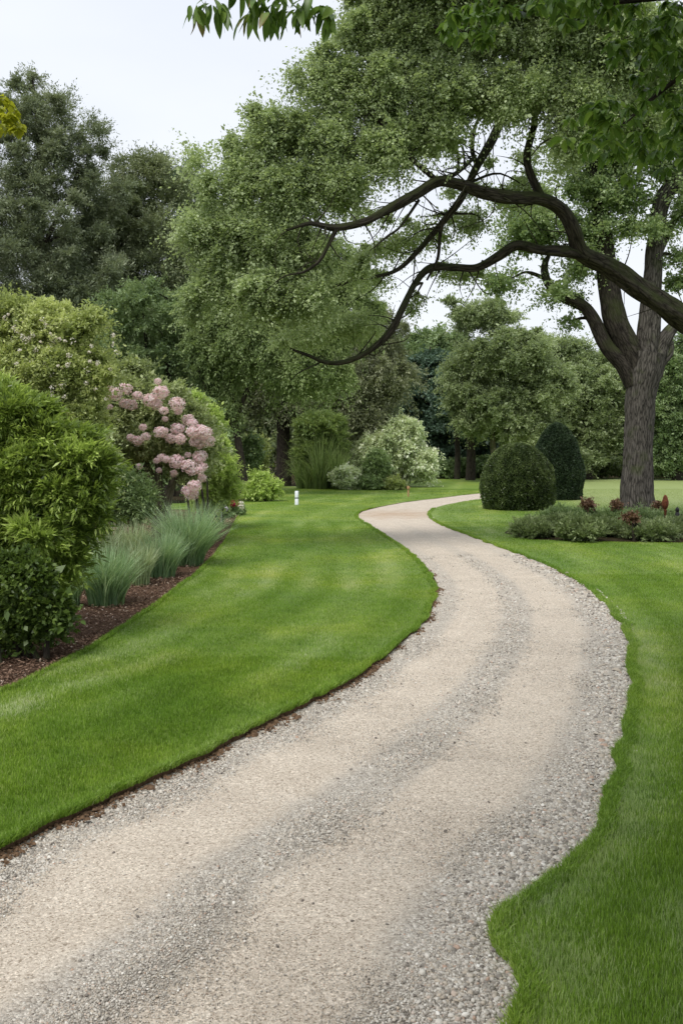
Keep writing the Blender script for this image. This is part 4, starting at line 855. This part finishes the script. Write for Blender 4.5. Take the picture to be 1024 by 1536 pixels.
def lathe(prof_, c, n=20):
    V = [(c[0] + r_ * math.cos(a / n * 6.28318), c[1] + r_ * math.sin(a / n * 6.28318), c[2] + z_) for r_, z_ in prof_ for a in range(n)]
    Fc = [[a * n + b, a * n + (b + 1) % n, (a + 1) * n + (b + 1) % n, (a + 1) * n + b] for a in range(len(prof_) - 1) for b in range(n)]
    return V, Fc
def boxm(c, s, bev=.0):
    x, y, z = c; a, b, h = s[0] / 2, s[1] / 2, s[2]; o = min(a, b) * .18
    V = []
    for zz, k in ((0, 0), (h - o, 0), (h, o)):
        V += [(x - a + k, y - b + k, z + zz), (x + a - k, y - b + k, z + zz), (x + a - k, y + b - k, z + zz), (x - a + k, y + b - k, z + zz)]
    Fc = [[l * 4 + i_, l * 4 + (i_ + 1) % 4, (l + 1) * 4 + (i_ + 1) % 4, (l + 1) * 4 + i_] for l in range(2) for i_ in range(4)] + [[8, 9, 10, 11]]
    return V, Fc
# rusty finial stake
x, Y, _ = base_xy(997, 23.5); st = root('finial_stake', (x, Y, 0), 'rust coloured stake with a bulbous top right of the oak trunk', 'garden ornament')
zt = P(997, 742, 23.5)[2]
V_, F_ = lathe([(.03, 0), (.028, zt - .42), (.045, zt - .4), (.025, zt - .37)], (x, Y, 0)); build('stake', V_, F_, M['rusted'], st, smooth=True)
V_, F_ = lathe([(.02, zt - .37), (.05, zt - .34), (.08, zt - .25), (.085, zt - .18), (.06, zt - .1), (.055, zt - .07), (.03, zt - .02), (.002, zt)], (x, Y, 0)); build('finial', V_, F_, M['rusted'], st, smooth=True)
# small dark iron ornament
x, Y, _ = base_xy(1015, 23); st = root('iron_figure', (x, Y, 0), 'small dark iron ornament on a post at the right edge of the bed', 'garden ornament')
zt = P(1015, 760, 23)[2]
V_, F_ = lathe([(.03, 0), (.03, zt - .42), (.04, zt - .4), (.075, zt - .33), (.085, zt - .25), (.05, zt - .17), (.032, zt - .13)], (x, Y, 0)); build('body', V_, F_, M['iron'], st, smooth=True)
V_, F_ = lathe([(.03, zt - .13), (.05, zt - .09), (.045, zt - .05), (.02, zt - .02), (.002, zt)], (x, Y, 0)); build('head', V_, F_, M['iron'], st, smooth=True)
C, R = spline([(x, Y, zt - .23), (x + .08, Y, zt - .22), (x + .11, Y, zt - .19)], [.02, .012], .02); V_, F_, _, _ = tube(C, R, 6); build('arm', V_, F_, M['iron'], st, smooth=True)
# white marker post with dark band
x, Y = G(445, 757); st = root('marker_post', (x, Y, 0), 'short white marker post with a black band on the left lawn', 'marker post')
V_, F_ = boxm((x, Y, -.03), (.13, .13, .26)); build('lower_post', V_, F_, M['white_paint'], st)
V_, F_ = boxm((x, Y, .232), (.14, .14, .03)); build('band', V_, F_, M['black'], st)
V_, F_ = boxm((x, Y, .263), (.13, .13, .24)); build('upper_post', V_, F_, M['white_paint'], st)
x, Y = G(333, 788); st = build('garden_stake', *boxm((0, 0, -.05), (.045, .045, .48)), M['white_paint']); st.location = (x, Y, 0); tag(st, 'thin white stake beside the crimson flowers in the bed', 'stake')
x, Y = G(612, 745); st = root('wooden_stake', (x, Y, 0), 'small tan wooden stake on the grass left of the drive bend', 'stake')
V_, F_ = boxm((x, Y, -.04), (.07, .05, .5)); build('post', V_, F_, M['wood'], st)
V_, F_ = boxm((x, Y - .04, .34), (.13, .025, .1)); build('plate', V_, F_, M['wood'], st)

# ------------------------------------------------------------------ the great oak (right)
OY = 26.5
rr = np.random.default_rng(400)
oak = root('oak_tree', base_xy(955, OY), 'great oak with a thick grey furrowed trunk in the bed on the right', 'oak tree')
def limb(pts, rad, par, Y, mat, sides=14, rough=.12, step=.12, name='limb', fs=0):
    C, R = spline([P(q[0], q[1], q[2] if len(q) > 2 else Y) for q in pts], rad, step)
    V, Fc, _, uv = tube(C, R, sides, rough, fs); build(name, V, Fc, mat, par, uv=uv, smooth=True); return C, R
sk, sr = [], []
C, R = limb([(957, 790), (956, 768), (955, 740), (957, 700), (957, 650), (960, 600), (964, 560), (968, 530)], [.7, .56, .45, .41, .4, .42, .5, .5], oak, OY, M['bark_oak'], 48, .1, .07, 'trunk', 3)
for k, (pts, rad) in enumerate((
    ([(950, 575), (935, 548), (910, 520), (890, 480), (872, 458), (845, 445), (822, 425), (816, 400), (822, 385)], [.3, .26, .22, .19, .17, .15, .13, .1, .06]),
    ([(955, 560), (940, 520), (922, 480), (912, 430), (905, 370), (896, 300), (885, 230), (890, 150)], [.38, .36, .33, .3, .27, .22, .16, .08]),
    ([(968, 560), (972, 500), (977, 430), (982, 370), (990, 310), (1005, 280), (1030, 255), (1060, 220)], [.36, .32, .28, .25, .24, .24, .2, .12]),
    ([(975, 560), (988, 525), (1003, 498), (1025, 475, 27), (1060, 440, 28)], [.32, .24, .18, .15, .1]),
    ([(988, 545), (1002, 528), (1004, 512)], [.2, .15, .1]),
    ([(975, 400), (1000, 350), (1016, 322), (1040, 300)], [.16, .12, .1, .07]))):
    C, R = limb(pts, rad, oak, OY, M['bark_limb'] if k in (0, 1) else M['bark_oak'], 18, .14, .12, fs=k * 9.)
    if k != 4: sk += list(C[4:]); sr += list(R[4:])
cl = clumps([(960, 200, 110, 70), (1040, 260, 70, 90), (880, 250, 70, 60), (800, 330, 60, 40), (900, 340, 60, 50), (1000, 120, 110, 80), (960, 350, 60, 30), (1020, 410, 40, 50)], OY, 82, .72, rr, 1.0, .2)
cl += clumps([(800, 360, 60, 40), (760, 420, 40, 25), (840, 440, 50, 22), (870, 400, 40, 40), (920, 290, 60, 40), (790, 300, 50, 30), (850, 480, 30, 16)], OY, 46, .6, rr, 1.0, .2)
pt = branching(sk, sr, cl, rr, .07, .012, 5); branches(pt, oak, M['bark_limb'])
V_, F_, t_ = foliage(cl[:82], 74, 22, .072, .32, rr, tvar=.5); V2, F2, t2 = foliage(cl[82:], 44, 15, .08, .3, rr, tvar=.5)
V_, F_, t_, _ = cat([(V_, F_, t_), (V2, F2, t2)]); build('crown', V_, F_, M['oak_dark'], oak, t=t_)

# ------------------------------------------------------------------ the near oak whose limbs reach across (trunk beyond the right edge)
NY = 19.
noak = root('oak_tree', base_xy(1210, NY + 1), 'oak just outside the right edge whose mossy limbs reach across the picture', 'oak tree')
limb([(1210, 825, NY + 1), (1205, 740, NY + 1), (1195, 640, NY + 1), (1180, 560, NY + 1)], [.75, .6, .52, .5], noak, NY, M['bark_oak'], 32, .1, .12, 'trunk', 5)
limb([(1180, 570, NY + 1), (1150, 400, NY + 1), (1120, 200, NY), (1090, 60, NY)], [.45, .35, .25, .12], noak, NY, M['bark_limb'], 16)
sk, sr = [], []
big = [([(1185, 590, 20), (1110, 530, 19.5), (1040, 488, 19.2), (1000, 460, 19), (960, 432, 19), (915, 400, 19), (872, 378, 18.8), (858, 345, 18.6), (842, 315, 18.5), (812, 299, 18.3), (770, 297, 18.1), (725, 288, 18), (685, 275, 17.8), (655, 272, 17.7), (625, 290, 17.5), (585, 313, 17.3), (545, 333, 17.2), (500, 341, 17), (465, 335, 16.8), (430, 345, 16.6)],
        [.42, .36, .32, .3, .27, .24, .21, .2, .18, .17, .16, .15, .14, .13, .115, .11, .1, .08, .05, .03]),
       ([(880, 382, 18.8), (845, 377, 18.8), (810, 375, 18.9), (775, 368, 19), (748, 384, 19.1), (715, 401, 19.2), (680, 401, 19.2), (645, 402, 19.1), (622, 425, 19), (604, 462, 18.8), (585, 497, 18.7), (555, 525, 18.6), (520, 542, 18.5), (490, 544, 18.4), (462, 533, 18.3), (435, 523, 18.2)],
        [.2, .17, .13, .12, .12, .11, .1, .1, .09, .085, .085, .08, .07, .06, .045, .025]),
       ([(760, 120, 20), (752, 175, 20), (735, 215, 19.8), (712, 255, 19.5), (690, 300, 19.2), (660, 338, 19), (625, 378, 18.9), (595, 405, 18.8), (560, 415, 18.6), (520, 422, 18.5), (480, 440, 18.3), (440, 445, 18.2)],
        [.13, .13, .12, .11, .1, .08, .07, .06, .05, .04, .03, .015]),
       ([(716, 250, 19.5), (708, 225, 19.5), (711, 195, 19.5), (722, 165, 19.6)], [.07, .06, .05, .03]),
       ([(690, 300, 18), (668, 325, 18.3), (660, 350, 18.5), (656, 388, 18.7), (640, 420, 19)], [.05, .05, .045, .03]),
       ([(712, 235, 19.5), (690, 255, 18.5), (672, 268, 18)], [.05, .06, .06]),
       ([(505, 342, 17), (492, 368, 17), (478, 392, 17), (455, 408, 17), (425, 415, 17), (395, 440, 17)], [.06, .05, .045, .03, .02, .01]),
       ([(628, 300, 17.6), (600, 340, 17.5), (580, 355, 17.4), (560, 372, 17.3)], [.04, .035, .03, .015]),
       ([(812, 300, 18.3), (790, 240, 18.3), (800, 170, 18.4), (770, 90, 18.4), (740, 30, 18.3)], [.12, .1, .09, .07, .04]),
       ([(655, 272, 17.7), (600, 220, 17.6), (550, 150, 17.5), (520, 80, 17.5)], [.07, .06, .04, .02]),
       ([(800, 170, 18.4), (840, 140, 18.4), (880, 110, 18.5), (930, 60, 18.5)], [.06, .05, .04, .02]),
       ([(1120, 200, 19), (1000, 150, 18.5), (900, 90, 18), (780, 60, 17.5), (650, 40, 17)], [.16, .14, .11, .08, .04]),
       ([(872, 160, 18), (850, 185, 17.8), (830, 205, 17.6), (812, 215, 17.5), (795, 235, 17.4)], [.03, .03, .025, .012])]
for k, (pts, rad) in enumerate(big):
    C, R = limb(pts, [w_ * .77 for w_ in rad], noak, NY, M['bark_limb'], 20 if k < 2 else 9, (.4 if k < 2 else .25), .05, fs=k * 13.); sk += list(C[6 if k < 2 else 0:]); sr += list(R[6 if k < 2 else 0:])
EL_ = [(560, 50, 60, 40), (640, 45, 80, 50), (740, 50, 80, 55), (840, 60, 80, 60), (940, 60, 90, 70), (1030, 100, 60, 90), (500, 120, 60, 50), (580, 130, 70, 55), (680, 130, 80, 50), (780, 140, 80, 40), (880, 150, 70, 45), (960, 180, 50, 50),
       (430, 200, 60, 50), (500, 210, 70, 55), (590, 215, 65, 50), (660, 190, 60, 40), (370, 260, 50, 50), (440, 285, 65, 50), (520, 280, 60, 40), (340, 330, 40, 45), (400, 360, 60, 45), (470, 370, 50, 40), (335, 410, 40, 50), (400, 440, 65, 45), (460, 440, 55, 45), (540, 400, 30, 20),
       (860, 210, 50, 30), (480, 90, 24, 24), (860, 10, 120, 40), (680, -20, 150, 40), (310, 240, 16, 20), (590, -10, 80, 30), (325, 290, 36, 30), (300, 350, 26, 50), (300, 440, 26, 50), (360, 220, 30, 26), (400, 170, 30, 24), (455, 110, 26, 24)]
skb = [(np.array(a_), w_) for a_, w_ in zip(sk, sr) if w_ > .03]; tw_ = []
for k in range(230):
    a_, w_ = skb[rr.integers(len(skb))]; d_ = unit(rr.normal(size=3) * [1, .7, 1] + [-.5, 0, .1]); l_ = rr.uniform(.3, 1.1)
    C_, R_ = spline([a_, a_ + d_ * l_ * .5 + rr.normal(size=3) * .08, a_ + d_ * l_ + rr.normal(size=3) * .15 + [0, 0, -.1]], [min(.018, w_ * .4), .01, .004], .1); tw_.append(tube(C_, R_, 4))
V_, F_, _, uv_ = cat([(a, b, None, d) for a, b, c, d in tw_]); build('side_twigs', V_, F_, M['bark_limb'], noak, uv=uv_)['kind'] = 'stuff'
cl1 = clumps(EL_, 17.8, 500, .46, rr, .9, .15, .95)
cl2 = clumps([(640, 340, 60, 40), (700, 330, 50, 30), (690, 400, 50, 22), (580, 370, 50, 30), (520, 480, 70, 40), (460, 500, 60, 30), (790, 270, 40, 22), (850, 250, 30, 26), (620, 450, 30, 24), (740, 240, 30, 16), (560, 320, 40, 18), (800, 230, 40, 18), (770, 290, 60, 14), (700, 280, 40, 12), (560, 410, 50, 20)], 20.2, 80, .38, rr, .8, .2, .7)
pt = branching(sk, sr, cl1 + cl2, rr, .035, .008, 5, maxn=400); branches(pt, noak, M['bark_limb'])
V_, F_, t_ = foliage(cl1, 62, 26, .05, .34, rr, tvar=.7, droop=.35, flow=(-.55, -.1, -.05), out=.9); V2, F2, t2 = foliage(cl2, 34, 14, .055, .3, rr, tvar=.5, flow=(-.5, 0, -.3), droop=.4)
V_, F_, t_, _ = cat([(V_, F_, t_), (V2, F2, t2)]); build('crown', V_, F_, M['oak'], noak, t=t_); print('near oak leaves', len(F_))

# ------------------------------------------------------------------ overhanging tree at the camera's shoulder: its outer leaves dip into the top of the picture
def bigleaf(n_w, segs=6, wid=.3, lobes=0):
    """one leaf along +X, length 1"""
    rows_ = []
    for k in range(segs + 1):
        f = k / segs; ww = wid * (math.sin(math.pi * min(1, f ** .8 * .98 + .01)) ** .8) * (1 + lobes * .35 * math.cos(f * 15))
        z = -.25 * f * f; rows_ += [(f, -ww, z + ww * .35), (f, 0, z), (f, ww, z + ww * .35)]
    Fc = [[3 * k + a, 3 * k + a + 1, 3 * k + a + 4, 3 * k + a + 3] for k in range(segs) for a in range(2)]
    return np.array(rows_), np.array(Fc)
def whorls(pts, r, n, ln, wid, red=0., hang=.7, lobes=0):
    B, Fb = bigleaf(0, 6, wid, lobes); Vs, Fs, Ts = [], [], []; off = 0
    for c in pts:
        m_ = r.integers(int(n * .7), int(n * 1.3) + 1)
        for q in range(m_):
            az = r.uniform(0, 6.28); el = -hang * r.uniform(.3, 1.5); d = np.array([math.cos(az) * math.cos(el), math.sin(az) * math.cos(el), math.sin(el)])
            s = unit(np.cross(d, [0, 0, 1.]) + r.normal(size=3) * .25); nn = np.cross(s, d); l = ln * r.uniform(.6, 1.15)
            p = c + r.normal(size=3) * ln * .12 + d * ln * .1
            V = p + l * (B[:, :1] * d + B[:, 1:2] * s - B[:, 2:3] * nn * -1)
            Vs.append(V); Fs.append(Fb + off); off += len(V)
            tt = np.clip(.5 + r.normal() * .18 + 0 * B[:, 0], 0, .8)
            edge = (np.abs(B[:, 1]) > wid * .3) * .25 + B[:, 0] * .6
            Ts.append(np.where(r.random() < red, np.clip(.5 + edge * .6, 0, 1), tt * .72))
    return np.concatenate(Vs), np.concatenate(Fs), np.concatenate(Ts)
def nearleafmat(name, stops, trans=.35):
    m, n, b, o = newmat(name); a = N(n, 'ShaderNodeAttribute', attribute_name='tint'); r_ = ramp(n, stops); n.links.new(a.outputs['Fac'], r_.inputs[0]); n.links.new(r_.outputs[0], b.inputs['Base Color'])
    b.inputs['Roughness'].default_value = .4; b.inputs['Specular IOR Level'].default_value = .4
    t = n.nodes.new('ShaderNodeBsdfTranslucent'); n.links.new(r_.outputs[0], t.inputs[0]); mx = n.nodes.new('ShaderNodeMixShader'); mx.inputs[0].default_value = trans
    n.links.new(b.outputs[0], mx.inputs[1]); n.links.new(t.outputs[0], mx.inputs[2]); n.links.new(mx.outputs[0], o.inputs[0]); return m
M['near1'] = nearleafmat('near_leaf', [(0, (.06, .12, .02)), (.35, (.14, .25, .04)), (.6, (.25, .38, .07)), (.85, (.22, .2, .06)), (1, (.36, .1, .06))])
M['near2'] = nearleafmat('near_leaf_green', [(0, (.04, .085, .015)), (.4, (.11, .2, .03)), (.75, (.23, .35, .05)), (1, (.4, .48, .08))], .5)
M['near3'] = nearleafmat('near_leaf_yellow', [(0, (.22, .27, .015)), (.5, (.42, .45, .03)), (1, (.62, .6, .06))], .5)
rr = np.random.default_rng(500)
shade = root('overhanging_tree', (5.2, -2.5, 0), 'broad leaved tree beside the viewpoint whose dark leaves dip in at the upper right', 'tree')
C, R = spline([(5.2, -2.5, -.05), (5.1, -2.4, 1.5), (4.9, -2.0, 3.2), (4.4, -1, 5)], [.4, .32, .28, .2], .2); V_, F_, _, uv_ = tube(C, R, 20, .08); build('trunk', V_, F_, M['bark_oak'], shade, uv=uv_, smooth=True)
def twig(pts, r0, r1, par, name='branch'):
    C, R = spline(pts, [r0, (r0 + r1) / 2, r1], .08); V_, F_, _, uv_ = tube(C, R, 7); build(name, V_, F_, M['bark_dark'], par, uv=uv_, smooth=True); return C
twig([(4.4, -1, 5), (4, 2, 5.6), (3.2, 4.2, 5.1), (2.6, 5.4, 4.8), (1.5, 5.8, 4.75)], .14, .01, shade)
twig([(4.4, -1, 5), (2.5, 1.5, 5.0), (.8, 3.5, 4.6), (-.2, 4.4, 4.35), (-.85, 4.6, 4.25)], .1, .006, shade)
twig([(3.2, 4.2, 5.1), (2.7, 5.2, 4.5), (2.1, 5.7, 4.3), (1.65, 6.0, 3.95)], .04, .006, shade)
tw = [P(px, py, 4.6) for px, py in ((292, 8), (318, 2), (335, 6), (385, -4), (378, 14), (402, 18), (412, 4), (432, 12), (448, 6), (462, 0), (480, 10), (492, 16), (360, -25), (420, -25))]
V_, F_, t_ = whorls(tw, rr, 10, .125, .17, red=.12, hang=1.1); build('leaf_spray', V_, F_, M['near1'], shade, t=t_)
pts = []
for (px, py, rx, ry, n_) in ((690, 40, 30, 30, 9), (735, 15, 40, 25, 12), (800, 0, 60, 18, 12), (880, 10, 50, 25, 16), (960, 30, 60, 40, 30), (1010, 90, 30, 50, 22), (950, 70, 40, 30, 12), (900, 165, 30, 30, 12), (935, 205, 40, 30, 14), (985, 150, 40, 40, 16), (880, 215, 26, 26, 9), (1010, 220, 30, 40, 12), (925, 240, 30, 20, 8), (720, 62, 20, 10, 4)):
    for _ in range(n_): pts.append(P(px + rr.normal() * rx * .6, py + rr.normal() * ry * .6 - 6, rr.uniform(5.2, 6.6)))
V_, F_, t_ = whorls(pts, rr, 10, .085, .27, red=0, hang=.7, lobes=.5); build('crown', V_, F_, M['near2'], shade, t=t_ * 1.15)
# rest of that crown, overhead and out of frame: shades the turf at lower right
cl = []
while len(cl) < 230:
    q = np.array([rr.uniform(-1.2, 8.5), rr.uniform(-5, 6.5), rr.uniform(5.2, 9)])
    if q[0] < .5 and q[1] > 1.5: continue
    if q[2] > 3.3 + .482 * max(q[1], 0): cl.append((q, .8))
V_, F_, t_ = foliage(cl, 34, 14, .15, .32, rr, tvar=.5); build('upper_crown', V_, F_, M['near2'], shade, t=t_)
yl = root('yellow_leaved_tree', (-4.6, 6.2, 0), 'yellow green leafy branch tip poking in at the upper left edge', 'tree')
C, R = spline([(-4.6, 6.2, -.05), (-4.5, 6.2, 2), (-4.2, 6.4, 3.8), (-3.4, 6.8, 4.5), (-2.6, 7.0, 4.45)], [.08, .07, .05, .02, .006], .15); V_, F_, _, uv_ = tube(C, R, 8); build('trunk', V_, F_, M['bark_dark'], yl, uv=uv_, smooth=True)
pts = [P(px, py, 7 + rr.normal() * .12) for px, py in ((5, 148), (14, 155), (20, 165), (8, 172), (22, 180), (2, 188), (30, 188), (12, 192), (26, 192), (0, 160), (10, 182), (16, 172), (-10, 170), (-20, 150), (-30, 185), (-45, 165), (-15, 195))]
V_, F_, t_ = whorls(pts, rr, 14, .07, .3, hang=.5, lobes=.3); build('crown', V_, F_, M['near3'], yl, t=t_ * 1.2)
